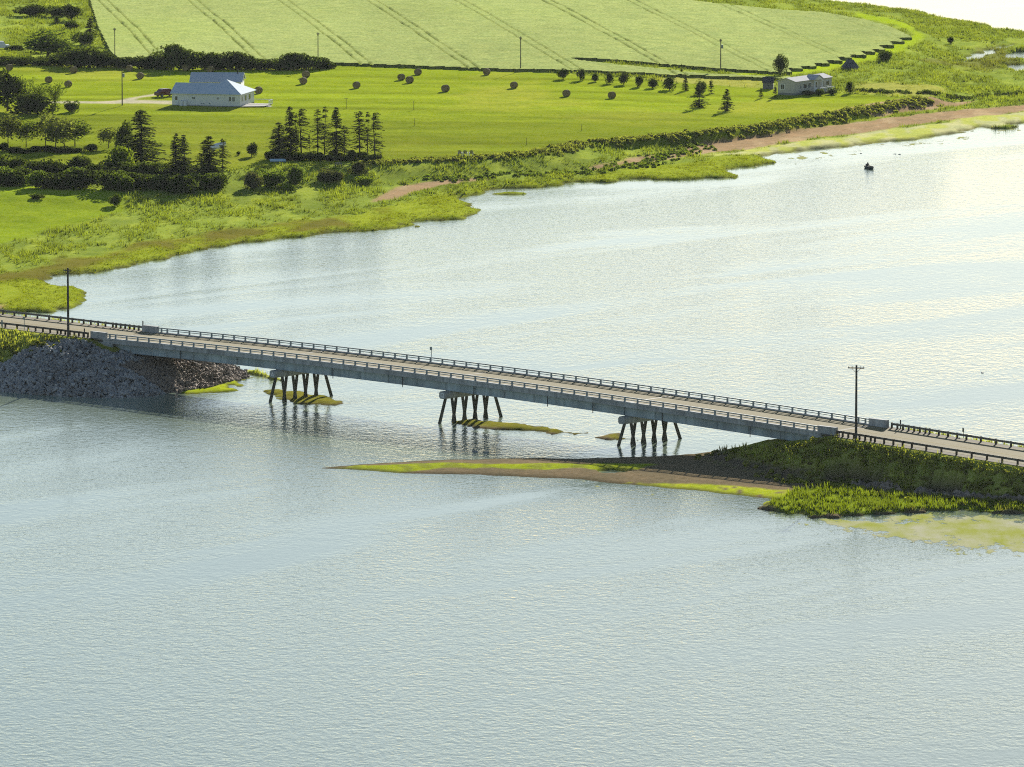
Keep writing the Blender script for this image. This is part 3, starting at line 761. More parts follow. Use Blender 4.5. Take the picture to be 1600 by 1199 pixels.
# ------------------------------------------------------------------ crop field with tramlines
rd = U(560, 91, 4.2) - U(440, 0, 4.2); rd /= np.linalg.norm(rd); rn = np.array([rd[1], -rd[0]])
if rn[0] < 0: rn = -rn
teeth = [(907, 185), (820, 188), (865, 212), (770, 210), (795, 235), (700, 233), (745, 262), (650, 257), (683, 278), (585, 271), (625, 296), (520, 291), (530, 312), (440, 307), (470, 333), (375, 327), (390, 348), (295, 344), (310, 365), (210, 361), (225, 380), (130, 377), (158, 402)]
FIELD = poly([(130, -60), (140, 0), (152, 40), (172, 80), (190, 93), (300, 95), (520, 97), (700, 102), (850, 105), (1000, 107), (1056, 109), (1058, 107.5), (1245, 110), (1246, 107), (1100, 104), (950, 93.5), (905, 89.5), (894, 86), (950, 87.5), (1080, 94.5)]
    + [(1200 + a / 4, b / 4 + 0.5) for a, b in teeth[::-1]] + [(1420, 42), (1390, 29), (1350, 18), (1290, 8), (1200, 2), (1100, -8), (800, -45), (400, -80)], 3.9 + 0.8)
a_ = FIELD @ rd; b_ = FIELD @ rn
A = np.arange(a_.min(), a_.max(), 1.5); Bv = np.arange(b_.min(), b_.max(), 0.33)
AA, BB = np.meshgrid(A, Bv, indexing='ij')
P = AA.ravel()[:, None] * rd + BB.ravel()[:, None] * rn
inside = pip(P, FIELD).reshape(AA.shape)
zb = h_main(P)
bref = [float(U(x, 50, 4.2) @ rn) for x in (362, 506, 655, 808)]
b0 = bref[1]; step_b = (bref[3] - bref[0]) / 3
ph_ = (P @ rn - b0 + (fbm((P @ rd) * 0.015, np.round((P @ rn) / step_b) * 3.7, 61) - 0.5) * 1.2) / step_b; off = np.abs((ph_ - np.round(ph_)) * step_b)
wob = (fbm((P @ rd) * 0.02, (P @ rn) * 0.0, 61) - 0.5) * 1.2
tram = np.minimum(np.abs(off - 1.15 + wob * 0), 9)
fade = 1 - 0.75 * sstep(15, 100, P[:, 0])
fall = np.where(tram < 0.24, 0.30, 0.0) * fade
zt = zb + 0.62 + 0.26 * (fbm(P[:, 0] * 0.5, P[:, 1] * 0.22, 63) - 0.5) - fall
colf = np.array([0.198, 0.230, 0.088])[None, :] * (0.86 + 0.28 * fbm(P[:, 0] * 0.04, P[:, 1] * 0.012, 65))[:, None]
colf = colf * (0.90 + 0.2 * fbm(P[:, 0] * 0.5, P[:, 1] * 0.2, 66))[:, None]
g_ = sstep(0.5, 0.75, fbm(P[:, 0] * 0.012, P[:, 1] * 0.006, 67))[:, None] * 0.35
colf = colf * (1 - g_) + np.array([0.19, 0.235, 0.06])[None, :] * g_
trm = (tram < 0.24)[:, None]
colf = np.where(trm, np.array([0.11, 0.135, 0.04])[None, :] * fade[:, None] + colf * (1 - fade[:, None]), colf)
cell = inside[:-1, :-1] & inside[1:, :-1] & inside[1:, 1:] & inside[:-1, 1:]
idx = np.arange(AA.size).reshape(AA.shape)
Q = np.stack([idx[:-1, :-1], idx[1:, :-1], idx[1:, 1:], idx[:-1, 1:]], -1)[cell]
if np.cross(rd, rn) < 0: Q = Q[:, ::-1]
walls = []
cp = np.pad(cell, 1)
def wall(mask, i0, i1):
    ii, jj = np.nonzero(mask)
    walls.append(np.c_[idx[ii + i0[0], jj + i0[1]], idx[ii + i1[0], jj + i1[1]]])
wall(cell & ~cp[:-2, 1:-1], (0, 0), (0, 1)); wall(cell & ~cp[2:, 1:-1], (1, 0), (1, 1))
wall(cell & ~cp[1:-1, :-2], (0, 0), (1, 0)); wall(cell & ~cp[1:-1, 2:], (0, 1), (1, 1))
W = np.vstack(walls); nP = len(P)
V = np.vstack([np.c_[P, zt], np.c_[P, zb - 0.1]]); cols = np.vstack([colf, np.tile(np.array([[0.22, 0.25, 0.07]]), (nP, 1))])
Fc = np.vstack([Q, np.c_[W[:, 0], W[:, 1], W[:, 1] + nP, W[:, 0] + nP]])
used = np.unique(Fc); re = np.full(len(V), -1); re[used] = np.arange(len(used))
M['crop'] = ground_mat('crop_canopy', 1.7, 0.9, 1.7)
o = mobj('crop_field', np_mesh('crop_field', V[used], re[Fc], M['crop'], cols[used])); tag(o, 'pale green crop field with wheel tracks and a stepped edge', 'crop', kind='stuff')

# ------------------------------------------------------------------ plants
def quads_cloud(Cn, Ax, Ln, Wd, Nr=None):
    """leaf-sized pieces: centres, long axes, lengths, widths -> vertices and quads"""
    n = len(Cn)
    if Nr is None: Nr = RNG.normal(size=(n, 3))
    side = np.cross(Ax, Nr); side /= np.linalg.norm(side, axis=1, keepdims=True) + 1e-9
    nn = np.cross(side, Ax)
    a = Ax * (Ln / 2)[:, None]; b = side * (Wd / 2)[:, None]; bend = nn * (Ln * 0.12)[:, None]
    V = np.stack([Cn - a - bend, Cn + b, Cn + a - bend, Cn - b], 1).reshape(-1, 3)
    return V, np.arange(4 * n).reshape(n, 4)

def unit(v): return v / (np.linalg.norm(v, axis=-1, keepdims=True) + 1e-9)

def spruce_crown(h, r, z0, seed, dens=1.0, gap=0.0, wind=0.0, top=0.7):
    R = np.random.default_rng(seed)
    Cn = []; Ax = []; Ln = []; Wd = []
    z = z0
    while z < h - 0.1:
        f = (z - z0) / (h - z0)
        prof = (1 - f) ** top * (0.55 + 0.45 * min(1, f * 6 + 0.3))
        if R.random() > gap * (1 - f * 0.6):
            for _ in range(int(R.integers(5, 9) * dens)):
                az = R.uniform(0, 2 * np.pi)
                L = (r * prof * R.uniform(0.55, 1.12) + 0.12) * (1 + wind * np.cos(az))
                dr = np.array([np.cos(az), np.sin(az), R.uniform(-0.45, 0.05) + 0.35 * f])
                k = max(2, int(L / 0.22))
                for i in range(k):
                    u = (i + 0.6) / k
                    c = dr * L * u; c[2] += z - 0.10 * L * u * u + R.uniform(-.06, .06)
                    sp = unit(np.array([np.cos(az + R.uniform(-.9, .9)), np.sin(az + R.uniform(-.9, .9)), R.uniform(-.5, .15)]))
                    Cn.append(c); Ax.append(sp); Ln.append(R.uniform(.35, .62)); Wd.append(R.uniform(.14, .26))
        z += R.uniform(0.20, 0.34)
    Cn.append(np.array([0, 0, h - .15])); Ax.append(np.array([0, 0, 1.])); Ln.append(.7); Wd.append(.12)
    return quads_cloud(np.array(Cn), np.array(Ax), np.array(Ln), np.array(Wd))

def lobe_crown(h, r, z0, seed, lobes=9, leaves=900, leaf=0.30, flat=0.75):
    R = np.random.default_rng(seed)
    cz = (h + z0) / 2; hz = (h - z0) / 2
    L = []
    for i in range(lobes):
        d = unit(R.normal(size=3)); k = R.uniform(0.2, 0.66)
        L.append((np.array([d[0] * r * k, d[1] * r * k, cz + d[2] * hz * k]), R.uniform(0.36, 0.60)))
    V = []
    per = leaves // lobes
    Cn = []
    for c, q in L:
        d = unit(R.normal(size=(per, 3))); rad = R.uniform(0.55, 1.05, per) ** 0.6
        Cn.append(c + d * rad[:, None] * np.array([r, r, hz]) * q)
    Cn = np.vstack(Cn)
    Cn = Cn[Cn[:, 2] > 0.02]
    n = len(Cn); Ax = unit(R.normal(size=(n, 3)) * np.array([1, 1, .6]))
    return quads_cloud(Cn, Ax, R.uniform(.8, 1.5, n) * leaf, R.uniform(.5, 1.0, n) * leaf, R.normal(size=(n, 3)))

def wispy_crown(h, r, z0, seed, stems=26, leaf=0.26):
    R = np.random.default_rng(seed); Cn = []; Ax = []
    for _ in range(stems):
        az = R.uniform(0, 2 * np.pi); z = R.uniform(z0, h * .75); L = R.uniform(.35, 1) * (h - z) * .9
        out = R.uniform(.25, 1) * r
        for i in range(int(L / .13)):
            u = (i + R.random()) / (L / .13)
            Cn.append([np.cos(az) * out * u ** .7 + R.normal() * .13, np.sin(az) * out * u ** .7 + R.normal() * .13, z + L * u]); Ax.append(unit(np.array([np.cos(az) * .5, np.sin(az) * .5, R.uniform(.2, 1.2)]) + R.normal(size=3) * .4))
    Cn = np.array(Cn); Ax = np.array(Ax); n = len(Cn)
    return quads_cloud(Cn, Ax, R.uniform(.7, 1.5, n) * leaf, R.uniform(.3, .6, n) * leaf)

def trunk_mesh(h, r0, r1, seed, limbs=0, lz=0.4, lr=1.0, name='trunk'):
    R = random.Random(seed); m = MB()
    x = y = 0; zs = [-.3, h * .33, h * .66, h]
    for i in range(3):
        nx, ny = x + R.uniform(-.06, .06) * h * .3, y + R.uniform(-.06, .06) * h * .3
        f0, f1 = i / 3, (i + 1) / 3
        m.bar((x, y, zs[i]), (nx, ny, zs[i + 1]), 2 * (r0 + (r1 - r0) * f0), n=7, w2=2 * (r0 + (r1 - r0) * f1)); x, y = nx, ny
    for i in range(limbs):
        a = R.uniform(0, 6.28); z = h * R.uniform(lz, .9); L = lr * R.uniform(.5, 1)
        m.bar((0, 0, z), (math.cos(a) * L, math.sin(a) * L, z + L * R.uniform(.0, .6)), r0 * .6, n=5, w2=r0 * .15)
    return m.mesh(name, M['bark'])

PROTO = {}
def proto(kind, var, mat):
    key = (kind, var, mat)
    if key in PROTO: return PROTO[key]
    sd = hash((kind == 'spruce') * 3 + (kind == 'leggy') * 7 + len(kind)) % 1000 + var * 13
    if kind == 'spruce': nom = (9.0, 2.2); V, Fq = spruce_crown(9, 2.5, 0.4, sd, 1.9, 0.04, 0.12, .62); T = trunk_mesh(8.6, .17, .03, sd)
    elif kind == 'leggy': nom = (9.5, 1.25); V, Fq = spruce_crown(9.5, 1.5, 2.0, sd, 1.15, 0.22, 0.3, 0.35); T = trunk_mesh(9.2, .14, .03, sd, 14, .12, .9)
    elif kind == 'bare': nom = (4.0, 0.4); V, Fq = spruce_crown(4, .4, 1.6, sd, .5, .4, .2, .3); T = trunk_mesh(3.9, .09, .03, sd, 8, .3, .5)
    elif kind == 'cone': nom = (5.0, 1.3); V, Fq = spruce_crown(5, 1.45, 0.25, sd, 1.5, .10, .0, .8); T = trunk_mesh(4.7, .10, .02, sd)
    elif kind == 'round': nom = (3.0, 1.2); V, Fq = lobe_crown(3.0, 1.25, -0.15, sd, 14, 1500, .22); T = trunk_mesh(2.2, .09, .04, sd, 4, .3, .6)
    elif kind == 'tree': nom = (6.0, 2.4); V, Fq = lobe_crown(6, 2.6, 0.2, sd, 16, 2800, .34); T = trunk_mesh(4.6, .16, .06, sd, 6, .3, 1.5)
    elif kind == 'wispy': nom = (6.0, 1.9); V, Fq = wispy_crown(6, 2.1, 0.2, sd, 70); T = trunk_mesh(5, .08, .03, sd, 6, .2, 1.0)
    elif kind == 'birch': nom = (6.5, 1.6); V, Fq = lobe_crown(6.5, 2.0, 1.0, sd, 22, 1300, .30); T = trunk_mesh(5.6, .07, .02, sd, 7, .4, 1.0)
    else: nom = (2.4, 2.0); V, Fq = lobe_crown(2.4, 2.15, -.3, sd, 14, 1900, .27); T = trunk_mesh(1.4, .06, .03, sd, 6, .15, .9, 'stem')
    PROTO[key] = (nom, np_mesh('crown', V, Fq, M[mat]), T)
    return PROTO[key]

CNT = [0]
def plant(kind, px, py, wpx, hpx, label, mat='leaf_dark', cat='tree', group=None, name=None, loc=None):
    x, y, z = loc or at(px, py)
    sc = scale_at(y, z); var = CNT[0] % 4; CNT[0] += 1
    nom, cr, tr = proto(kind, var, mat)
    nm = name or {'spruce': 'spruce_tree', 'leggy': 'spruce_tree', 'bare': 'dead_tree', 'cone': 'young_conifer', 'round': 'round_tree', 'tree': 'leafy_tree', 'wispy': 'willow_tree', 'birch': 'birch_tree', 'shrub': 'shrub'}[kind]
    o = empty(nm, (x, y, z - 0.05), random.uniform(0, 6.28), label, cat, group)
    kx = (wpx / sc) / (2 * nom[1]) * (1.22 if kind in ('spruce', 'leggy') else 1.0); kz = (hpx / sc) / nom[0]; o.scale = (kx, kx, kz)
    mobj('foliage' if kind == 'shrub' else 'crown', cr, o); mobj('stem' if kind == 'shrub' else 'trunk', tr, o)
    return o

# windrow of spruces in front of the lawn
plant('spruce', 436, 246, 34, 56, 'broad ragged spruce at the left end of the spruce row, beside the blue boat', 'spruce', group='spruce row')
plant('spruce', 453, 247, 27, 83, 'tallest full spruce near the left end of the spruce row', 'spruce', group='spruce row')
plant('leggy', 463, 245, 9, 68, 'very thin spruce squeezed behind the tallest spruce of the row', 'spruce', group='spruce row')
plant('leggy', 471, 245, 20, 76, 'bare-stemmed spruce just right of the tallest spruce of the row', 'spruce', group='spruce row')
plant('bare', 484, 243, 6, 32, 'short dead snag between the spruces of the row', 'spruce', group='spruce row')
plant('leggy', 497, 247, 16, 77, 'slim spruce in mid row, left one of a close pair', 'spruce', group='spruce row')
plant('leggy', 507, 247, 15, 80, 'slim spruce in mid row, right one of a close pair', 'spruce', group='spruce row')
plant('spruce', 526, 249, 29, 82, 'dense broad spruce in the middle of the spruce row', 'spruce', group='spruce row')
plant('leggy', 538, 248, 14, 52, 'sparse short spruce leaning on the dense middle spruce of the row', 'spruce', group='spruce row')
plant('leggy', 562, 247, 21, 74, 'bare-stemmed spruce standing left of the last pair in the row', 'spruce', group='spruce row')
plant('leggy', 574, 248, 12, 73, 'thin bare-stemmed spruce second from the right end of the row', 'spruce', group='spruce row')
plant('leggy', 586, 250, 19, 75, 'bare-stemmed spruce at the right end of the spruce row', 'spruce', group='spruce row')
# dark conifers in the thicket
plant('tree', 194, 252, 34, 64, 'dark leafy tree left of the big ragged spruce', 'leaf_dark')
plant('spruce', 221, 258, 58, 88, 'big ragged spruce with a leaning top in the left thicket', 'spruce')
plant('spruce', 275, 284, 30, 76, 'spruce in the left thicket, left one of the twin tops', 'spruce')
plant('spruce', 287, 286, 30, 76, 'spruce in the left thicket, right one of the twin tops', 'spruce')
plant('spruce', 326, 285, 42, 74, 'wide dark spruce in front of the white boat', 'spruce')
plant('leggy', 348, 276, 15, 60, 'thin sparse spruce right of the white boat', 'spruce')
plant('round', 393, 245, 22, 25, 'small round tree on the lawn left of the spruce row', 'leaf_dark')
plant('round', 373, 243, 8, 8, 'tiny bush on the lawn between white boat and round tree', 'leaf_dark', 'shrub')
# trees at the left edge of the hay meadow
for (px, py, w, h, k, m, lb) in [(12, 174, 56, 66, 'tree', 'leaf_dark', 'dark bushy tree cut by the left photo edge below the hay bales'), (36, 172, 50, 58, 'wispy', 'leaf_dark', 'dark feathery willow beside the bushy tree at the left edge'),
    (60, 172, 46, 44, 'wispy', 'leaf_mid', 'feathery pale willow in the middle of the left clump'), (86, 173, 46, 48, 'wispy', 'leaf_mid', 'feathery willow at the right of the left clump, under two bales'), (112, 175, 24, 22, 'shrub', 'leaf_mid', 'low shrub closing the right end of the left willow clump'),
    (48, 178, 80, 34, 'shrub', 'leaf_dark', 'wide dark shrub under the left willows')]:
    plant(k, px, py, w, h, lb, m, 'shrub' if k == 'shrub' else 'tree', 'trees at the left edge of the hay meadow')
for (px, py, w, h, lb) in [(14, 232, 34, 60, 'thin-stemmed birch at the far left, over the dark hedge'), (42, 232, 30, 62, 'thin-stemmed birch, second from the left edge'), (70, 232, 26, 64, 'thin-stemmed birch, third from the left edge'), (88, 234, 28, 66, 'thin-stemmed birch, fourth from the left edge'),
    (101, 230, 22, 58, 'thin-stemmed birch, fifth from the left edge'), (120, 232, 28, 56, 'stocky dark-based birch, sixth from the left edge'), (173, 232, 20, 40, 'small pale birch beside the dark leafy tree')]:
    plant('birch', px + random.uniform(-4, 4), py + random.uniform(-7, 3), w * random.uniform(1.2, 1.9), h * random.uniform(.75, 1.12), lb, 'leaf_pale' if px % 3 else 'leaf_mid', 'tree', 'birches on the left bank')
plant('shrub', 187, 272, 52, 46, 'tall yellow-green shrub in front of the dark leafy tree', 'leaf_bright', 'shrub')
plant('shrub', 180, 322, 22, 21, 'lone round bush on the edge of the lower lawn', 'leaf_mid', 'shrub')
plant('shrub', 60, 311, 24, 9, 'low dark bush on the lower lawn at the left', 'leaf_dark', 'shrub')
plant('shrub', 424, 292, 44, 34, 'big rounded bush left of the twin rounded bushes below the blue boat', 'leaf_mid', 'shrub')
plant('shrub', 462, 288, 40, 30, 'rounded bush with a bright rim below the blue boat', 'leaf_mid', 'shrub')
plant('shrub', 452, 299, 22, 12, 'small bright bush at the foot of the rounded bushes', 'leaf_bright', 'shrub')
plant('shrub', 568, 288, 34, 15, 'low bright dome-shaped bush near the red soil', 'leaf_bright', 'shrub')
plant('shrub', 515, 284, 50, 24, 'wide greyish bush in front of the grey bench', 'leaf_grey', 'shrub')
plant('shrub', 562, 272, 34, 20, 'olive bush between bench and dome-shaped bush', 'leaf_grey', 'shrub')
plant('shrub', 398, 296, 36, 30, 'grey leafless-looking bush right of the left thicket', 'leaf_grey', 'shrub')
ORD = ['first', 'second', 'third', 'fourth', 'fifth', 'sixth', 'seventh', 'eighth', 'ninth', 'tenth', 'eleventh', 'twelfth', 'thirteenth', 'fourteenth', 'fifteenth', 'sixteenth', 'seventeenth', 'eighteenth', 'nineteenth', 'twentieth', 'twenty-first', 'twenty-second', 'twenty-third', 'twenty-fourth']
for i in range(17):            # the dark thicket under the left conifers: a front and a back row
    px = -6 + i * 21.0 + random.uniform(-6, 6)
    plant('shrub', px, 289 + i * .7 + random.uniform(-3, 4), random.uniform(44, 60), random.uniform(26, 38), f'{ORD[i]} shrub from the left in the front row of the dark thicket', 'leaf_dark' if i % 3 else 'leaf_mid', 'shrub', 'thicket below the left conifers')
for i in range(14):
    px = 2 + i * 25 + random.uniform(-6, 6)
    plant('shrub', px, 272 + i * .9 + random.uniform(-3, 3), random.uniform(46, 62), random.uniform(24, 34), f'{ORD[i]} shrub from the left in the back row of the dark thicket', 'leaf_dark', 'shrub', 'thicket below the left conifers')
for i in range(9):
    px = 4 + i * 17; plant('shrub', px, 238 + random.uniform(-2, 3), random.uniform(20, 34), random.uniform(8, 16), f'{ORD[i]} low shrub from the left at the feet of the birches', 'leaf_dark', 'shrub', 'shrubs under the birches')
for i in range(14):
    px = 424 + i * 12.6; plant('shrub', px, 250 + random.uniform(-2, 2), random.uniform(20, 32), random.uniform(10, 19), f'{ORD[i]} undergrowth shrub from the left at the feet of the spruce row', 'leaf_dark', 'shrub', 'undergrowth of the spruce row')
# hedgerow between crop and hay
HR = [(-10, 102, 34, 14), (14, 102, 34, 15), (40, 102, 30, 15), (66, 102, 32, 13), (92, 103, 34, 18), (112, 105, 38, 28), (138, 105, 40, 36), (158, 105, 34, 30), (182, 106, 30, 17), (204, 106, 32, 18), (228, 107, 34, 22), (250, 108, 36, 30), (272, 109, 40, 41), (296, 109, 38, 34), (320, 109, 36, 31), (344, 109, 38, 32), (368, 108, 36, 28), (392, 109, 36, 24), (414, 109, 34, 19), (436, 109, 34, 20), (458, 109, 36, 27), (474, 109, 36, 28), (494, 108, 30, 21), (512, 107, 24, 13)]
for i, (px, py, w, h) in enumerate(HR):
    plant('shrub', px, py, w * 1.45, h * 1.05, f'{ORD[i]} dark shrub from the left in the hedgerow between crop and hay', 'leaf_dark', 'shrub', 'hedgerow at the crop field')
for (px, py, w, h, k, m, lb) in [(75, 90, 86, 46, 'tree', 'leaf_mid', 'large dome-shaped tree with a bright rim in the top left corner'), (48, 25, 52, 20, 'shrub', 'leaf_dark', 'long dark hedge clump in the top left corner, left half'), (84, 26, 46, 20, 'shrub', 'leaf_dark', 'long dark hedge clump in the top left corner, right half'),
    (112, 32, 36, 26, 'tree', 'leaf_dark', 'dark tree at the right end of the top left hedge'), (89, 38, 10, 14, 'round', 'leaf_dark', 'small lone bush below the top left hedge'), (141, 61, 26, 33, 'cone', 'spruce', 'pointed dark conifer at the corner of the crop field'), (128, 70, 40, 24, 'shrub', 'leaf_dark', 'dark shrub left of the pointed conifer'),
    (112, 45, 28, 16, 'shrub', 'leaf_dark', 'dark shrub behind the dome-shaped tree'), (26, 79, 36, 9, 'shrub', 'leaf_dark', 'low dark hedge beside the white car')]:
    plant(k, px, py, w, h, lb, m, 'shrub' if k == 'shrub' else 'tree')
# row of small trees on the meadow
ROW = [(880, 124, 19, 19), (907, 126, 15, 22), (930, 128, 14, 18), (952, 131, 15, 18), (975, 133, 17, 21), (1000, 136, 15, 21), (1020, 138, 20, 20), (1046, 141, 24, 22)]
ords = ['first', 'second', 'third', 'fourth', 'fifth', 'sixth', 'seventh', 'eighth']
for i, (px, py, w, h) in enumerate(ROW):
    plant('round', px, py, w, h, f'{ords[i]} small round tree from the left in the meadow row', 'leaf_dark', 'tree', 'row of small round trees')
for (px, py, w, h, k, lb) in [(1071, 142, 13, 25, 'cone', 'slim sparse young conifer right of the round tree row'), (1095, 148, 21, 25, 'round', 'round dark tree right behind the layered spruce'), (1092, 168, 33, 36, 'cone', 'layered young spruce with a long shadow, the larger one'), (1111, 147, 13, 25, 'cone', 'thin pale conifer right of the round dark tree'),
    (1136, 174, 24, 35, 'cone', 'narrow young spruce with a long shadow, the smaller one'), (1189, 154, 9, 17, 'cone', 'small dark conifer in front of the shed'), (1065, 112, 6, 12, 'cone', 'tiny sapling at the edge of the crop strip'), (1211, 154, 12, 21, 'cone', 'small leafy conifer at the end wall of the mobile home')]:
    plant(k, px, py, w, h, lb, 'spruce' if k == 'cone' else 'leaf_dark')
plant('tree', 1220, 119, 21, 37, 'tall ragged tree standing at the stepped crop edge behind the shed', 'leaf_dark')
plant('shrub', 1383, 96, 27, 20, 'wide dark wind-swept bush in the open ground past the ruined hut', 'leaf_dark', 'shrub')
plant('round', 1485, 68, 13, 14, 'lone round bush near the far shore', 'leaf_dark', 'shrub')
plant('round', 1328, 146, 16, 20, 'round bush on the lawn right of the mobile home', 'leaf_dark', 'shrub')
for (px, py, w, h, lb) in [(1262, 149, 18, 9, 'dark foundation shrub under the porch of the mobile home'), (1282, 149, 16, 12, 'dark shrub at the steps of the mobile home'), (1300, 148, 16, 13, 'dark shrub at the right corner of the mobile home')]:
    plant('shrub', px, py, w, h, lb, 'leaf_dark', 'shrub')

# scrub along the top and the face of the bank, too thick to count
def scrub(name, pts, z, n, wid, hmin, hmax, mat, label, seed):
    R = np.random.default_rng(seed); pl = np.array([at(x, y)[:2] for x, y in pts]); seg = np.linalg.norm(np.diff(pl, axis=0), axis=1); cum = np.r_[0, np.cumsum(seg)]
    V = []; Fq = []; nv = 0
    for i in range(n):
        u = R.uniform(0, cum[-1]); k = min(np.searchsorted(cum, u, 'right') - 1, len(seg) - 1)
        q = pl[k] + (pl[k + 1] - pl[k]) * (u - cum[k]) / seg[k] + R.normal(size=2) * wid
        h = R.uniform(hmin, hmax); r = h * R.uniform(.8, 1.5); zz = terrain(q)[0]
        ta, wa = to_tw(q[None])
        if abs(wa[0]) < 7.4: continue
        m = 46; d = unit(R.normal(size=(m, 3))); d[:, 2] = np.abs(d[:, 2])
        c = np.array([q[0], q[1], zz - .05]) + d * R.uniform(.5, 1, m)[:, None] * np.array([r, r, h])
        v, f = quads_cloud(c, unit(R.normal(size=(m, 3))), R.uniform(.3, .6, m), R.uniform(.15, .35, m), R.normal(size=(m, 3)))
        V.append(v); Fq.append(f + nv); nv += len(v)
    o = mobj(name, np_mesh(name, np.vstack(V), np.vstack(Fq), M[mat])); return tag(o, label, 'scrub', kind='stuff')
scrub('bank_scrub', [(560, 256), (640, 253), (740, 248), (800, 243), (868, 235), (900, 225), (1000, 221), (1100, 211), (1200, 198), (1250, 188), (1340, 173), (1400, 163), (1448, 156)], 2.6, 800, 1.2, .3, .8, 'scrub', 'dark scrub along the top of the shore bank', 71)
scrub('bank_scrub', [(690, 282), (760, 277), (840, 273), (930, 268), (1010, 256), (1060, 240), (1090, 226)], .8, 260, 1.8, .25, .6, 'leaf_mid', 'low green scrub along the foot of the shore bank', 72)
scrub('bank_scrub', [(1330, 142), (1440, 147), (1480, 152), (1600, 146)], 2.4, 90, 1.2, .4, .9, 'leaf_dark', 'dark scrub on the bank right of the mobile home lawn', 73)
scrub('embankment_scrub', [(1120, 706), (1180, 704), (1240, 705), (1290, 712), (1360, 722), (1450, 738), (1600, 752)], 1.6, 520, 2.2, .2, .5, 'scrub_light', 'green scrub on the embankment below the right guardrail', 74)
scrub('embankment_scrub', [(1300, 694), (1400, 709), (1500, 724), (1620, 741)], 3.0, 240, .9, .2, .5, 'scrub_light', 'sunlit weeds just below the right guardrail', 77)
scrub('embankment_scrub', [(1200, 725), (1290, 738), (1400, 748), (1600, 768)], 1.0, 200, 1.6, .2, .45, 'scrub_light', 'dark scrub low on the right embankment', 75)
scrub('embankment_scrub', [(-20, 545), (40, 548), (80, 540), (140, 537)], 3.6, 200, 1.6, .25, .55, 'scrub_light', 'dark weeds on the slope below the left guardrail', 76)

# tall grass
def tufts(name, P, col, hgt, blades, label, spread=.28):
    n = len(P); z = terrain(P)
    base = np.repeat(np.c_[P, z], blades, 0); m = len(base)
    hb = np.repeat(hgt, blades) * RNG.uniform(.6, 1.15, m)
    az = RNG.uniform(0, 2 * np.pi, m); d = np.c_[np.cos(az), np.sin(az), np.zeros(m)]
    b = base + d * (RNG.uniform(0, spread, m))[:, None]; b[:, 2] -= .04
    az2 = RNG.uniform(0, 2 * np.pi, m); s_ = np.c_[np.cos(az2), np.sin(az2), np.zeros(m)] * (hb * RNG.uniform(.07, .17, m))[:, None]
    tip = b + d * (hb * RNG.uniform(.1, .5, m))[:, None]; tip[:, 2] += hb
    V = np.stack([b - s_, b + s_, tip], 1).reshape(-1, 3); Fq = np.arange(3 * m).reshape(m, 3)
    cc = np.repeat(col, blades, 0) * RNG.uniform(.75, 1.25, (m, 1)); cc = np.repeat(cc, 3, 0)
    o = mobj(name, np_mesh(name, V, Fq, M['tuft'], cc)); tag(o, label, 'grass', kind='stuff')
P = np.c_[RNG.uniform(-135, 135, 330000), RNG.uniform(1035, 1760, 330000)]
P = P[np.abs(P[:, 0] / P[:, 1] * F_PX) < 860]
h = h_main(P); col, tall = classify_main(P); fld = pip(P, FIELD)
cl = fbm(P[:, 0] * 0.22, P[:, 1] * 0.07, 81)
keep = (h > 0.12) & ~fld & (RNG.uniform(0, 1, len(P)) < tall * sstep(.30, .55, cl))
tufts('tall_grass', P[keep], col[keep] * (0.75 + 0.5 * cl[keep])[:, None], np.where(tall[keep] > .6, RNG.uniform(.28, .78, keep.sum()) * (.6 + .9 * cl[keep]), RNG.uniform(.18, .38, keep.sum())), 5, 'tall rough grass on the far shore', .5)
d = sdf(P, SHORE); edge = (d > -1) & (d < 9) & (h > 0.05) & (tall > 0.2)
tufts('marsh_grass', P[edge], col[edge] * 0.95, RNG.uniform(.2, .45, edge.sum()), 5, 'marsh grass fringing the far shore', .4)
P = np.c_[RNG.uniform(-110, 100, 200000), RNG.uniform(810, 1040, 200000)]
t_, w_ = to_tw(P); P = P[(w_ < 16) & (np.abs(P[:, 0] / P[:, 1] * F_PX) < 860)]
h = h_cause(P); P = P[h > .15]; h = h[h > .15]; col, tall = classify_cause(P)
cl = fbm(P[:, 0] * 0.5, P[:, 1] * 0.3, 85)
keep = (RNG.uniform(0, 1, len(P)) < tall * sstep(.15, .45, cl)) & (tall > .1)
tufts('tall_grass', P[keep], col[keep] * (0.8 + 0.5 * cl[keep])[:, None], RNG.uniform(.3, .9, keep.sum()) , 6, 'tall grass on the causeway embankments', .3)

# ------------------------------------------------------------------ hay bales
def bale_mesh():
    n = 20; L = .60; R = .70; V = []; Fq = []
    rings = [(-L, .10), (-L + .03, R * .55), (-L - .01, R * .90), (-L + .07, R), (-.2, R * 1.02), (.2, R * 1.02), (L - .07, R), (L + .01, R * .90), (L - .03, R * .55), (L, .10)]
    r = random.Random(4)
    for y, q in rings:
        for i in range(n):
            a = 2 * math.pi * i / n; k = q * (1 + r.uniform(-.02, .02)); zz = math.sin(a) * k
            V.append((math.cos(a) * k, y, max(zz, -R * .93) + R * .93))
    for j in range(len(rings) - 1):
        for i in range(n): Fq.append((j * n + i, j * n + (i + 1) % n, (j + 1) * n + (i + 1) % n, (j + 1) * n + i))
    Fq += [tuple(range(n)), tuple(range((len(rings) - 1) * n, len(rings) * n))]
    return MB().add(V, Fq)
M['hay'] = plain('dry_hay', (0.25, 0.195, 0.09), 0.95, 0.3, 5, bump=0.6)
M['hay_end'] = plain('weathered_hay_end', (0.13, 0.10, 0.05), 0.95, 0.3, 5, bump=0.6)
bm_ = bale_mesh().mesh('roll', M['hay']); tm_ = MB()
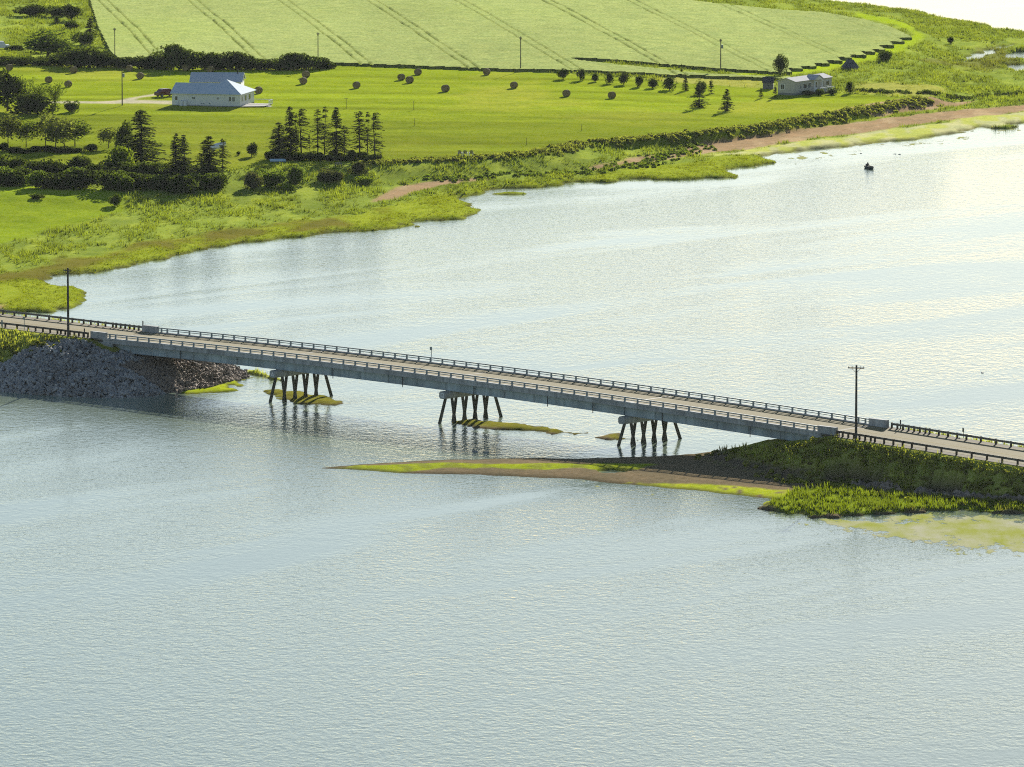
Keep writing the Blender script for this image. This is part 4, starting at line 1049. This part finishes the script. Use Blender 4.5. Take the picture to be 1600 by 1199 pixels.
for y in (-.32, 0, .32):
    for i in range(20):
        a0, a1 = 2 * math.pi * i / 20, 2 * math.pi * (i + 1) / 20; q = .722
        tm_.bar((math.cos(a0) * q, y, math.sin(a0) * q + .655), (math.cos(a1) * q, y, math.sin(a1) * q + .655), .02)
tm_ = tm_.mesh('twine', M['hay_end'])
BALES = [(14.5, 104.5, 'round hay bale at the far left photo edge below the hedgerow'), (76, 124, 'round hay bale at the left, above the willows and left of its lower neighbour'), (106.5, 131, 'lowest round hay bale of the left group, above the driveway end'),
    (115, 109, 'round hay bale close under the hedgerow between left edge and driveway pole'), (202, 106, 'round hay bale against the hedgerow just right of the driveway pole'), (219, 118, 'round hay bale right of the driveway pole, a little down from the hedgerow'),
    (290.5, 105.5, 'round hay bale beside the left end of the grey barn roof'), (329, 108, 'round hay bale mostly hidden behind the grey barn roof'), (404, 141, 'round hay bale beside the white deck of the house'),
    (478, 116, 'upper of two hay bales almost touching, under the right end of the hedgerow'), (474, 126, 'lower of two hay bales almost touching, under the right end of the hedgerow'), (557, 132.5, 'lone round hay bale above the middle of the spruce row'),
    (627, 120, 'left one of three hay bales standing in a triangle'), (640, 124.5, 'lowest of three hay bales standing in a triangle'), (653, 112, 'upper right one of three hay bales standing in a triangle'),
    (696, 138, 'lone round hay bale low in mid meadow, right of the triangle of bales'), (760.5, 112, 'round hay bale close to the crop edge near the middle far pole'), (803, 132.5, 'lone round hay bale left of the round tree row, highest of the last three'),
    (885, 145.5, 'round hay bale below the left end of the round tree row'), (956, 148.5, 'rightmost round hay bale, below the middle of the round tree row')]
for i, (px, py, lb) in enumerate(BALES):
    x, y, z = at(px, py + 5.3)
    o = empty('hay_bale', (x, y, z), math.radians(-24 + random.uniform(-14, 14)), lb, 'hay bale', 'round hay bales on the meadow')
    k = random.uniform(.96, 1.06); o.scale = (k, k, k)
    mobj('roll', bm_, o); mobj('twine', tm_, o)

# ------------------------------------------------------------------ buildings
M['siding'] = plain('pale_siding', (0.74, 0.74, 0.70), 0.8, 0.06, 2)
M['roof_metal'] = plain('pale_blue_grey_roof', (0.56, 0.64, 0.69), 0.9, 0.07, 1.5)
M['roof_barn'] = plain('grey_barn_roof', (0.54, 0.58, 0.61), 0.9, 0.08, 1.5)
M['roof_white'] = plain('pale_mobile_home_roof', (0.52, 0.51, 0.50), 0.9, 0.06, 1.5)
M['siding_tan'] = plain('tan_siding', (0.50, 0.47, 0.40), 0.8, 0.07, 2)
M['glass'] = plain('dark_window_glass', (0.03, 0.04, 0.05), 0.08, 0.2, 1)
M['deck'] = plain('pale_deck_boards', (0.40, 0.38, 0.33), 0.9, 0.10, 3)
M['shed_wall'] = plain('weathered_shed_boards', (0.20, 0.20, 0.20), 0.9, 0.15, 4)
M['shed_roof'] = plain('dark_shed_roof', (0.07, 0.07, 0.08), 0.85, 0.2, 3)
M['foundation'] = plain('grey_foundation', (0.25, 0.25, 0.24), 0.9, 0.1, 2)

def window(parent, x, y, z, w, h, axis='x', out=-1):
    """window on a wall facing -y (axis x) or +x (axis y)"""
    e = .05
    if axis == 'x':
        f = MB().box(x - w / 2, x + w / 2, y + out * e, y + .02 * -out, z - h / 2, z + h / 2).build('window', M['white'], parent)
        MB().box(x - w / 2 + .08, x - .03, y + out * (e + .012), y + out * e * .5, z - h / 2 + .08, z + h / 2 - .08).box(x + .03, x + w / 2 - .08, y + out * (e + .012), y + out * e * .5, z - h / 2 + .08, z + h / 2 - .08).build('pane', M['glass'], f)
    else:
        f = MB().box(x - .02 * out, x + out * e, y - w / 2, y + w / 2, z - h / 2, z + h / 2).build('window', M['white'], parent)
        MB().box(x + out * e * .5, x + out * (e + .012), y - w / 2 + .08, y - .03, z - h / 2 + .08, z + h / 2 - .08).box(x + out * e * .5, x + out * (e + .012), y + .03, y + w / 2 - .08, z - h / 2 + .08, z + h / 2 - .08).build('pane', M['glass'], f)
def slab(pts, th=.10):
    """a roof plane given by its corners, with thickness"""
    a = [Vector(p) for p in pts]; n = (a[1] - a[0]).cross(a[2] - a[0]).normalized()
    if n.z < 0: n = -n
    k = len(a); V = [tuple(p) for p in a] + [tuple(p - n * th) for p in a]
    return V, [tuple(range(k)), tuple(range(2 * k - 1, k - 1, -1))] + [(i, k + i, k + (i + 1) % k, (i + 1) % k) for i in range(k)]

x, y, z = at(268.7, 164.8)
hs = empty('bungalow', (x, y, z - .15), math.radians(-13), 'pale bungalow with a blue-grey hipped metal roof and white deck', 'house')
LB, DA, DB, E = 14.4, 8.4, 11.2, 2.65
MB().box(0, LB, .0, DB, -.6, .25).build('foundation', M['foundation'], hs)
wl = MB().box(.02, 8, .02, DA, .25, E).box(7.0, LB - .02, .021, DB - .02, .25, E - .01)
wl.add([(.02, .02, E), (.02, DA, E), (.02, DA / 2, E + 1.7), (.3, .02, E), (.3, DA, E), (.3, DA / 2, E + 1.7)], [(0, 1, 2), (3, 5, 4), (0, 2, 5, 3), (1, 4, 5, 2), (0, 3, 4, 1)])
wl.build('wall', M['siding'], hs)
ov = .4; r1 = MB(); r1.add(*slab([(-.35, -ov, E - .02), (9.2, -ov, E - .02), (9.2, DA / 2, E + 1.86), (-.35, DA / 2, E + 1.86)])); r1.add(*slab([(-.35, DA + ov, E - .02), (-.35, DA / 2, E + 1.86), (9.2, DA / 2, E + 1.86), (9.2, DA + ov, E - .02)]))
r1.build('roof', M['roof_metal'], hs)
ax_, ay_, az_ = 10.1, DB / 2, E + 2.55
r2 = MB()
c4 = [(5.4, -ov - .03, E - .0), (LB + ov, -ov - .03, E - .0), (LB + ov, DB + ov, E - .0), (5.4, DB + ov, E - .0)]
for i in range(4): r2.add(*slab([c4[i], c4[(i + 1) % 4], (ax_, ay_, az_)]))
r2.build('roof', M['roof_metal'], hs)
for wx, ww, wh in ((4.6, .65, .65), (9.7, .55, .55)): window(hs, wx, .02, 1.75, ww, wh)
for wx in (12.3, 13.05): window(hs, wx, .021, 1.65, .62, 1.05)
for wy, ww in ((1.6, .7), (4.3, 1.3), (7.4, 1.5)): window(hs, LB - .02, wy, 1.6, ww, 1.2, 'y', 1)
dr = MB().box(.55, 1.35, -.03, .03, .25, 2.2).build('door', M['white'], hs)
MB().box(.72, 1.18, -.045, -.028, 1.25, 2.0).build('pane', M['glass'], dr)
for q in (6.2, 6.6, 7.9): MB().box(q, q + .22, -.06, .03, .55, .75).build('vent', M['rail'], hs)
m = MB()
for i in range(16): m.box(LB + .05 + i * .30, LB + .33 + i * .30, -.6 + i * .12, 7.6, .18, .25)
m.build('deck', M['deck'], hs)
m = MB()
for i in range(4): m.box(LB + 4.9 + i * .3, LB + 5.2 + i * .3, 2.2, 4.2, -.05, .16 - i * .05)
m.build('deck_steps', M['deck'], hs)
m = MB()
for i in range(6): m.bar((LB + 4.9, 4.4 + i * .6, .25), (LB + 4.9, 4.4 + i * .6, 1.1), .07)
m.bar((LB + 4.9, 4.4, 1.1), (LB + 4.9, 7.5, 1.1), .09).bar((LB + .1, 7.55, 1.1), (LB + 4.9, 7.55, 1.1), .09)
m.build('deck_railing', M['white'], hs)
for k, (tx, lb) in enumerate(((2.15, 'left one of two white tanks against the bungalow wall'), (2.95, 'right one of two white tanks against the bungalow wall'))):
    p = hs.matrix_world if False else None
    c, s_ = math.cos(math.radians(-13)), math.sin(math.radians(-13)); lx, ly = tx, -.55
    o = empty('tank', (x + lx * c - ly * s_, y + lx * s_ + ly * c, z - .1), math.radians(-13), lb, 'tank', 'white tanks')
    MB().bar((0, 0, .12), (0, 0, 1.05), .72, n=14).bar((0, 0, 1.05), (0, 0, 1.18), .72, n=14, w2=.36).build('body', M['white'], o)
    MB().bar((0, 0, 1.18), (0, 0, 1.30), .16, n=8).build('cap', M['rail'], o); MB().bar((0, 0, 0), (0, 0, .12), .6, n=14).build('base', M['foundation'], o)

x2, y2, z2 = at(298, 143)
bn = empty('barn', (x2, y2, z2 - .1), math.radians(-2), 'long low outbuilding with a grey roof behind the bungalow', 'barn')
W_, D_, E2, R2 = 10.6, 9.0, 2.1, 3.6
MB().box(.05, W_ - .05, .05, D_, -.3, E2).add([(.06, .05, E2), (.06, D_, E2), (.06, D_ / 2, R2), (W_ - .06, .05, E2), (W_ - .06, D_, E2), (W_ - .06, D_ / 2, R2)], [(0, 1, 2), (3, 5, 4), (0, 2, 5, 3), (1, 4, 5, 2), (0, 3, 4, 1)]).build('wall', M['siding'], bn)
m = MB(); m.add(*slab([(-.3, -.4, E2 + .0), (W_ + .3, -.4, E2 + .0), (W_ + .3, D_ / 2, R2 + .16), (-.3, D_ / 2, R2 + .16)])); m.add(*slab([(-.3, D_ + .4, E2), (-.3, D_ / 2, R2 + .16), (W_ + .3, D_ / 2, R2 + .16), (W_ + .3, D_ + .4, E2)])); m.build('roof', M['roof_barn'], bn)
MB().box(1.2, 4.0, .0, .06, -.1, 2.0).build('door', M['white'], bn); MB().bar((9.6, D_ * .42, R2 - .2), (9.6, D_ * .42, R2 + .75), .25, n=8).build('flue', M['dark'], bn)

x, y, z = at(1242.5, 149.5)
mh = empty('mobile_home', (x, y, z - .1), math.radians(57), 'long narrow tan mobile home with a pale ridged roof and porch', 'house')
Lm, Wm, Em = 15.2, 4.3, 3.0
MB().box(0, Lm, 0, Wm, -.3, .55).build('skirting', M['foundation'], mh)
MB().box(.01, Lm - .01, .01, Wm - .01, .55, Em).add([(.01, .01, Em), (.01, Wm - .01, Em), (.01, Wm / 2, Em + .62), (Lm - .01, .01, Em), (Lm - .01, Wm - .01, Em), (Lm - .01, Wm / 2, Em + .62)], [(0, 1, 2), (3, 5, 4), (0, 2, 5, 3), (1, 4, 5, 2), (0, 3, 4, 1)]).build('wall', M['siding_tan'], mh)
m = MB(); m.add(*slab([(-.2, -.25, Em), (Lm + .2, -.25, Em), (Lm + .2, Wm / 2, Em + .74), (-.2, Wm / 2, Em + .74)])); m.add(*slab([(-.2, Wm + .25, Em), (-.2, Wm / 2, Em + .74), (Lm + .2, Wm / 2, Em + .74), (Lm + .2, Wm + .25, Em)])); rf = m.build('roof', M['roof_white'], mh)
m = MB(); m.add(*slab([(6.6, -.9, Em - .02), (8.6, -.9, Em + .95), (8.6, 1.9, Em + .95), (6.6, 1.9, Em - .02)])); m.add(*slab([(8.6, -.9, Em + .95), (10.6, -.9, Em - .02), (10.6, 1.9, Em - .02), (8.6, 1.9, Em + .95)])); m.build('porch_roof', M['roof_white'], mh)
MB().add([(6.9, -.7, Em - .1), (10.3, -.7, Em - .1), (8.6, -.7, Em + .80), (6.9, -.6, Em - .1), (10.3, -.6, Em - .1), (8.6, -.6, Em + .80)], [(0, 1, 2), (3, 5, 4), (0, 3, 4, 1), (1, 4, 5, 2), (2, 5, 3, 0)]).build('porch_gable', M['siding'], mh)
for q in (6.95, 10.15): MB().bar((q, -.65, .5), (q, -.65, Em - .1), .16).build('porch_post', M['white'], mh)
MB().box(6.5, 12.6, -2.3, -.03, .35, .5).build('deck', M['deck'], mh)
m = MB()
for i in range(9): m.bar((6.6 + i * .74, -2.25, .5), (6.6 + i * .74, -2.25, 1.3), .07)
m.bar((6.6, -2.25, 1.32), (12.5, -2.25, 1.32), .09); m.build('deck_railing', M['white'], mh)
d_ = MB().box(8.2, 9.1, -.04, .03, .55, 2.55).build('door', M['white'], mh); MB().box(8.35, 8.95, -.055, -.038, 1.2, 2.4).build('pane', M['glass'], d_)
for q, ww in ((2.2, .5), (4.0, 1.5), (5.8, 1.1), (11.3, .9), (13.4, 1.3)): window(mh, q, .01, 1.85, ww, 1.15)
f = MB().box(-.05, .03, 2.6, 3.6, 1.2, 2.4).build('window', M['white'], mh); MB().box(-.062, -.045, 2.7, 3.07, 1.3, 2.3).box(-.062, -.045, 3.13, 3.5, 1.3, 2.3).build('pane', M['glass'], f)

x, y, z = at(1191.5, 139.5)
sh_ = empty('shed', (x, y, z - .05), math.radians(-4), 'small dark-roofed board shed left of the mobile home', 'shed')
MB().box(.05, 2.25, .05, 2.6, -.2, 1.5).build('wall', M['shed_wall'], sh_)
m = MB(); m.add(*slab([(-.08, -.15, 1.42), (2.38, -.15, 1.42), (2.38, 1.35, 2.55), (-.08, 1.35, 2.55)])); m.add(*slab([(-.08, 2.8, 1.42), (-.08, 1.35, 2.55), (2.38, 1.35, 2.55), (2.38, 2.8, 1.42)])); m.build('roof', M['shed_roof'], sh_)
bme = MB().box(-.09, .09, -.03, .03, 0, 1.38).mesh('board', M['shed_wall'])
for i in range(9): mobj('board', bme, sh_, (.17 + i * .245, .03, .05))

x, y, z = at(1320, 109.5)
ht = empty('ruined_hut', (x, y, z - .05), math.radians(14), 'weathered grey hut with a steep sagging roof alone in the grass', 'hut')
MB().box(.2, 3.1, .2, 2.6, -.2, .75).build('wall', M['shed_wall'], ht)
m = MB()
for q in ([(-.05, -.05, .55), (3.35, -.05, .5), (2.35, 1.3, 2.2), (1.0, 1.4, 2.3)], [(3.35, -.05, .5), (3.35, 2.85, .55), (2.35, 1.3, 2.2)], [(3.35, 2.85, .55), (-.05, 2.85, .55), (1.0, 1.4, 2.3), (2.35, 1.3, 2.2)], [(-.05, 2.85, .55), (-.05, -.05, .55), (1.0, 1.4, 2.3)]): m.add(*slab(q, .06))
m.build('roof', plain('weathered_grey_shingles', (0.14, 0.14, 0.15), 0.95, 0.35, 2.2), ht)

# ------------------------------------------------------------------ vehicles
def car(px, py, rz, paint, label, L=4.6, H=1.65, name='parked_car'):
    x, y, z = at(px, py); o = empty(name, (x, y, z), rz, label, 'car')
    prof = [(-L / 2, .35), (-L / 2, .85), (-L / 2 + .15, 1.0), (-L * .38, 1.08), (-L * .28, H - .08), (-L * .2, H), (L * .12, H), (L * .17, H - .06), (L * .27, 1.05), (L / 2 - .25, .95), (L / 2, .75), (L / 2, .35)]
    n = len(prof); V = []
    for yy, k in ((-.86, 1), (-.78, 0), (.78, 0), (.86, 1)):
        V += [(a, yy if b < 1.1 else yy * .86, b) for a, b in prof]
    Fq = [tuple(range(n)), tuple(range(4 * n - 1, 3 * n - 1, -1))]
    for j in range(3):
        for i in range(n): Fq.append((j * n + i, (j + 1) * n + i, (j + 1) * n + (i + 1) % n, j * n + (i + 1) % n))
    MB().add(V, Fq).build('body', paint, o)
    for yy in (-.79, .79):
        s_ = 1 if yy > 0 else -1
        MB().add([(-L * .33, yy * 1.02, 1.12), (-L * .26, yy * .955, H - .14), (L * .13, yy * .955, H - .14), (L * .22, yy * 1.02, 1.12), (-L * .33, yy * 1.0 - s_ * .06, 1.12), (L * .22, yy - s_ * .06, 1.12)], [(0, 1, 2, 3)]).build('side_window', M['glass'], o)
    MB().add([(L * .265, -.68, 1.1), (L * .265, .68, 1.1), (L * .185, .62, H - .12), (L * .185, -.62, H - .12)], [(0, 1, 2, 3)]).build('windscreen', M['glass'], o)
    for sx in (-1, 1):
        for sy in (-1, 1):
            w = MB().bar((sx * L * .31, sy * .88, .33), (sx * L * .31, sy * .66, .33), .66, n=14).build('wheel', M['dark'], o)
            MB().bar((sx * L * .31, sy * .886, .33), (sx * L * .31, sy * .87, .33), .36, n=10).build('rim', M['rail'], w)
    for sy in (-.6, .6): MB().box(L / 2 - .02, L / 2 + .015, sy - .16, sy + .16, .62, .76).build('headlight', M['white'], o)
    return o
car(259, 151, math.radians(35), plain('dark_red_paint', (0.10, 0.015, 0.02), 0.3, 0.1, 2), 'dark red car parked on the driveway at the left end of the bungalow')
car(0, 77, math.radians(10), plain('white_car_paint', (0.7, 0.71, 0.72), 0.3, 0.05, 2), 'white car cut by the left photo edge above the hedgerow', H=1.8)

# ------------------------------------------------------------------ boats, chairs, small things
def hull(L, W, D, mat, parent, name='hull', flip=False):
    st = [(-.5, .80, .0), (-.3, .97, .0), (0, 1.0, .0), (.25, .78, .02), (.42, .38, .10), (.5, .03, .22)]
    V = []; k = 7
    for u, w, rise in st:
        for j in range(k):
            a = math.pi * j / (k - 1); yy = -math.cos(a) * W / 2 * w; zz = D * (1 - math.sin(a) ** .7) + rise * D if math.sin(a) > 1e-6 else D + rise * D
            V.append((u * L, yy, zz))
    m = len(V); V += [(a * .97, b * .88, c + .04 if c < D * .9 else c) for a, b, c in V]
    Fq = []
    for i in range(len(st) - 1):
        for j in range(k - 1):
            q = (i * k + j, i * k + j + 1, (i + 1) * k + j + 1, (i + 1) * k + j); Fq += [q, tuple(m + t for t in q[::-1])]
        for j in (0, k - 1): Fq.append((i * k + j, (i + 1) * k + j, m + (i + 1) * k + j, m + i * k + j))
    for j in range(k - 1): Fq.append((j, j + 1, m + j + 1, m + j))
    Fq.append(tuple(range(k)))
    if flip: V = [(a, b, D * 1.22 - c) for a, b, c in V]
    return MB().add(V, Fq).build(name, mat, parent)
M['hull_dark'] = plain('dark_boat_hull', (0.06, 0.075, 0.07), 0.5, 0.2, 2)
M['hull_blue'] = plain('pale_blue_hull', (0.42, 0.58, 0.68), 0.4, 0.06, 2)
q = U(1359, 263.5, 0)
bt = empty('rowing_boat', (q[0], q[1], -.12), math.radians(-72), 'small dark boat with one person afloat off the far beach', 'boat')
hull(3.4, 1.35, .55, M['hull_dark'], bt)
for u in (-1.0, .1, .8): MB().box(u - .12, u + .12, -.5, .5, .36, .40).build('thwart', M['post_wood'], bt)
MB().box(-1.92, -1.72, -.12, .12, .1, .85).build('outboard_motor', M['dark'], bt)
# seated figure
me = bpy.data.meshes.new('person')
J = [(0, 0, .52), (0, 0, .78), (.02, 0, 1.02), (.03, 0, 1.12), (.05, 0, 1.24), (.06, 0, 1.36), (0, .10, .52), (.42, .12, .54), (.44, .12, .12), (.56, .12, .09), (0, -.10, .52), (.42, -.12, .54), (.44, -.12, .12), (.56, -.12, .09),
     (.02, .19, 1.0), (.10, .24, .74), (.32, .20, .66), (.39, .19, .65), (.02, -.19, 1.0), (.10, -.24, .74), (.32, -.20, .66), (.39, -.19, .65)]
Ed = [(0, 1), (1, 2), (2, 3), (3, 4), (4, 5), (0, 6), (6, 7), (7, 8), (8, 9), (0, 10), (10, 11), (11, 12), (12, 13), (2, 14), (14, 15), (15, 16), (16, 17), (2, 18), (18, 19), (19, 20), (20, 21)]
rad = [.15, .15, .15, .06, .095, .085, .09, .075, .05, .04, .09, .075, .05, .04, .065, .05, .04, .035, .065, .05, .04, .035]
me.from_pydata(J, Ed, []); po = bpy.data.objects.new('person', me); link(po)
po.modifiers.new('skin', 'SKIN'); po.modifiers.new('sub', 'SUBSURF').levels = 1
for v, r in zip(me.skin_vertices[0].data, rad): v.radius = (r, r)
me.skin_vertices[0].data[0].use_root = True
me.materials.append(plain('dark_clothing', (0.03, 0.035, 0.045), 0.9, 0.2, 4))
po.location = (q[0] - .35, q[1] + 1.0, -.12 - .07); po.rotation_euler = (0, 0, math.radians(-72))
tag(po, 'person in dark clothes sitting in the small boat', 'person')

x, y, z = at(434, 253); o = empty('upturned_boat', (x, y, z), math.radians(4), 'pale blue upturned boat lying before the spruce row', 'boat'); hull(3.0, 1.1, .45, M['hull_blue'], o, flip=True); MB().bar((-1.3, 0, .53), (1.2, 0, .53), .05).build('keel', M['hull_blue'], o)
x, y, z = at(341, 236); o = empty('upturned_boat', (x, y, z), math.radians(28), 'white boat hull leaning behind the wide dark spruce', 'boat'); hull(3.2, 1.5, .6, M['white'], o, flip=True); MB().bar((-1.4, 0, .7), (1.3, 0, .7), .06).build('keel', M['white'], o); o.rotation_euler = (math.radians(25), math.radians(-16), math.radians(15)); o.location.z += .75
for u in (-.9, .9): MB().box(u - .08, u + .08, -.5, .5, -1.15, .05).build('support', M['post_wood'], o)
x, y, z = at(529, 261); o = empty('garden_bench', (x, y, z), math.radians(20), 'small grey wooden bench on the grass before the spruce row', 'bench')
for i in range(3): MB().box(-.7, .7, -.22 + i * .15, -.10 + i * .15, .40, .44).build('slat', M['shed_wall'], o)
for i in range(2): MB().box(-.7, .7, .24, .27, .55 + i * .18, .68 + i * .18).build('slat', M['shed_wall'], o)
for a in (-.6, .6):
    for b in (-.18, .22): MB().bar((a, b, 0), (a, b, .42 if b < 0 else .88), .07).build('leg', M['shed_wall'], o)
for i, (px, lb) in enumerate(((719, 'left one of three lawn chairs on the bank top'), (727, 'middle one of three lawn chairs on the bank top'), (736, 'right one of three lawn chairs on the bank top'))):
    x, y, z = at(px, 245); z += .25
    o = empty('lawn_chair', (x, y, z), math.radians(168 + i * 9), lb, 'chair', 'lawn chairs on the bank')
    for k in range(5): MB().bar((-.26 + k * .13, .28, .34), (-.30 + k * .15, .62, 1.05 - abs(k - 2) * .06), .11, .03).build('back_slat', M['dark'] if k % 2 else M['shed_wall'], o)
    for k in range(4): MB().box(-.3, .3, -.3 + k * .15, -.18 + k * .15, .36, .39).build('seat_slat', M['shed_wall'], o)
    for a in (-.34, .34):
        MB().box(a - .06, a + .06, -.35, .35, .56, .59).build('armrest', M['white'], o)
        for b in (-.3, .3): MB().bar((a, b, -.25), (a, b, .56), .07).build('leg', M['white'], o)
for (px, py, h, lb, arm) in [(541, 170, 2.0, 'thin clothesline post with a short crossbar above the spruce row', .35), (646.5, 172, 1.7, 'thin stake in mid meadow, upper one of two in line', 0), (648, 197, 1.4, 'thin stake in mid meadow, lower one of two in line', 0), (823, 227, 1.3, 'short stake on the meadow near the bank scrub', 0), (909, 205, 1.2, 'short stake on the meadow below the round tree row', 0), (595, 252, 1.6, 'old fence post at the right end of the spruce row', 0)]:
    x, y, z = at(px, py); o = empty('stake', (x, y, z), 0, lb, 'post')
    MB().bar((0, 0, -.3), (0, 0, h), .12, n=6, w2=.09).build('shaft', M['post_wood'], o)
    MB().box(-max(arm, .08), max(arm, .08), -.05, .05, h, h + .08).build('crossbar' if arm else 'cap', M['post_wood'], o)

# stones in the shallows
for (px, py, sz, lb) in [(742, 706, .55, 'dark flat boulder in the water behind the sandbar tip'), (760, 706.5, .5, 'second dark flat boulder in the water right of its twin'), (402, 583, .5, 'lone dark rock in the water left of the first pier'), (1345, 240, .35, 'small rock awash beyond the boat'), (1398, 241, .45, 'left one of two rocks awash right of the boat'), (1405, 241.5, .4, 'right one of two rocks awash right of the boat'), (1535, 583, .35, 'tiny dark rock among the glints at the right')]:
    q = U(px, py, 0); o = mobj('rock', ROCKS[random.randrange(6)], None, (q[0], q[1], .02)); o.scale = (sz * 1.7, sz * 1.7, sz * .7); o.rotation_euler = (0, 0, random.uniform(0, 6)); tag(o, lb, 'rock')

# floating algae on the shallows: ragged thin mats
def algae_mat(name, c0, c1, op, sx=.35, sy=.16, wet=.6):
    m, nt, out = new_mat(name)
    geo = N(nt, 'ShaderNodeNewGeometry'); mp = N(nt, 'ShaderNodeMapping'); mp.inputs['Scale'].default_value = (sx, sy, 1); nt.links.new(geo.outputs['Position'], mp.inputs['Vector'])
    n1 = noise_node(nt, 1.0, 7, .68, mp.outputs[0])
    a = N(nt, 'ShaderNodeVertexColor'); a.layer_name = 'Col'
    sm = N(nt, 'ShaderNodeMath', operation='ADD'); nt.links.new(n1.outputs[0], sm.inputs[0])
    sep = N(nt, 'ShaderNodeSeparateColor'); nt.links.new(a.outputs[0], sep.inputs[0]); nt.links.new(sep.outputs[0], sm.inputs[1])
    ctr = N(nt, 'ShaderNodeMath', operation='MULTIPLY_ADD'); nt.links.new(n1.outputs[0], ctr.inputs[0]); ctr.inputs[1].default_value = 3.2; ctr.inputs[2].default_value = -1.1; nt.links.new(ctr.outputs[0], sm.inputs[0])
    r = ramp(nt, sm.outputs[0], .88, 1.25, (0, 0, 0, 1), (op, op, op, 1))
    d = N(nt, 'ShaderNodeBsdfPrincipled'); d.inputs['IOR'].default_value = 1.33; d.inputs['Roughness'].default_value = wet; d.inputs['Specular IOR Level'].default_value = 0.5 if wet < .2 else 0.0; n2 = noise_node(nt, .6, 4, .6, mp.outputs[0])
    c = ramp(nt, n2.outputs[0], .38, .62, c0, c1); nt.links.new(c.outputs[0], d.inputs[0])
    tr = N(nt, 'ShaderNodeBsdfTransparent'); mx = N(nt, 'ShaderNodeMixShader'); nt.links.new(r.outputs[0], mx.inputs[0]); nt.links.new(tr.outputs[0], mx.inputs[1]); nt.links.new(d.outputs[0], mx.inputs[2]); nt.links.new(mx.outputs[0], out.inputs[0])
    return m
M['algae'] = algae_mat('floating_algae', (.44, .46, .10, 1), (.58, .56, .36, 1), .88, wet=.9)
def algae(pts, label, amount=.62, soft=5.0, mat='algae'):
    A_ = poly(pts, 0.0); lo, hi = A_.min(0), A_.max(0)
    xs = np.arange(lo[0], hi[0], .7); ys = np.arange(lo[1], hi[1], 1.4); X, Y = np.meshgrid(xs, ys); P = np.c_[X.ravel(), Y.ravel()]
    d = sdf(P, A_); c = np.clip(d / soft, -.6, 1) * amount
    idx = np.arange(len(P)).reshape(X.shape); Q = np.stack([idx[:-1, :-1], idx[:-1, 1:], idx[1:, 1:], idx[1:, :-1]], -1).reshape(-1, 4); Q = Q[(d[Q] > -1).any(1)]
    o = mobj('algae_mat', np_mesh('algae_mat', np.c_[P, np.full(len(P), .012)], Q, M[mat], np.repeat(c[:, None], 3, 1))); tag(o, label, 'algae', kind='stuff')
algae([(1130, 772), (1195, 784), (1215, 800), (1260, 806), (1350, 804), (1450, 797), (1600, 801), (1720, 815), (1720, 895), (1600, 882), (1500, 866), (1400, 852), (1300, 838), (1225, 820)], 'yellow green algae floating off the right marsh', .92, 11)
algae([(900, 750), (960, 757), (1060, 768), (1200, 780), (1205, 790), (1100, 782), (1000, 772), (930, 760)], 'yellow weed floating along the sandbar edge', .45, 6)
algae([(1160, 262), (1220, 244), (1330, 232), (1450, 217), (1600, 197), (1700, 185), (1700, 195), (1600, 208), (1400, 234), (1280, 250)], 'yellow weed along the far beach', .50, 12)

# ------------------------------------------------------------------ light summer haze
m, nt, out = new_mat('summer_haze')
pv = N(nt, 'ShaderNodeVolumePrincipled'); pv.inputs['Color'].default_value = (0.82, 0.88, 0.92, 1); pv.inputs['Density'].default_value = 0.000011; pv.inputs['Anisotropy'].default_value = 0.2
nt.links.new(pv.outputs[0], out.inputs['Volume'])
tag(MB().box(-1500, 1500, -60, 3200, -3, 123).build('haze', m), kind='stuff')
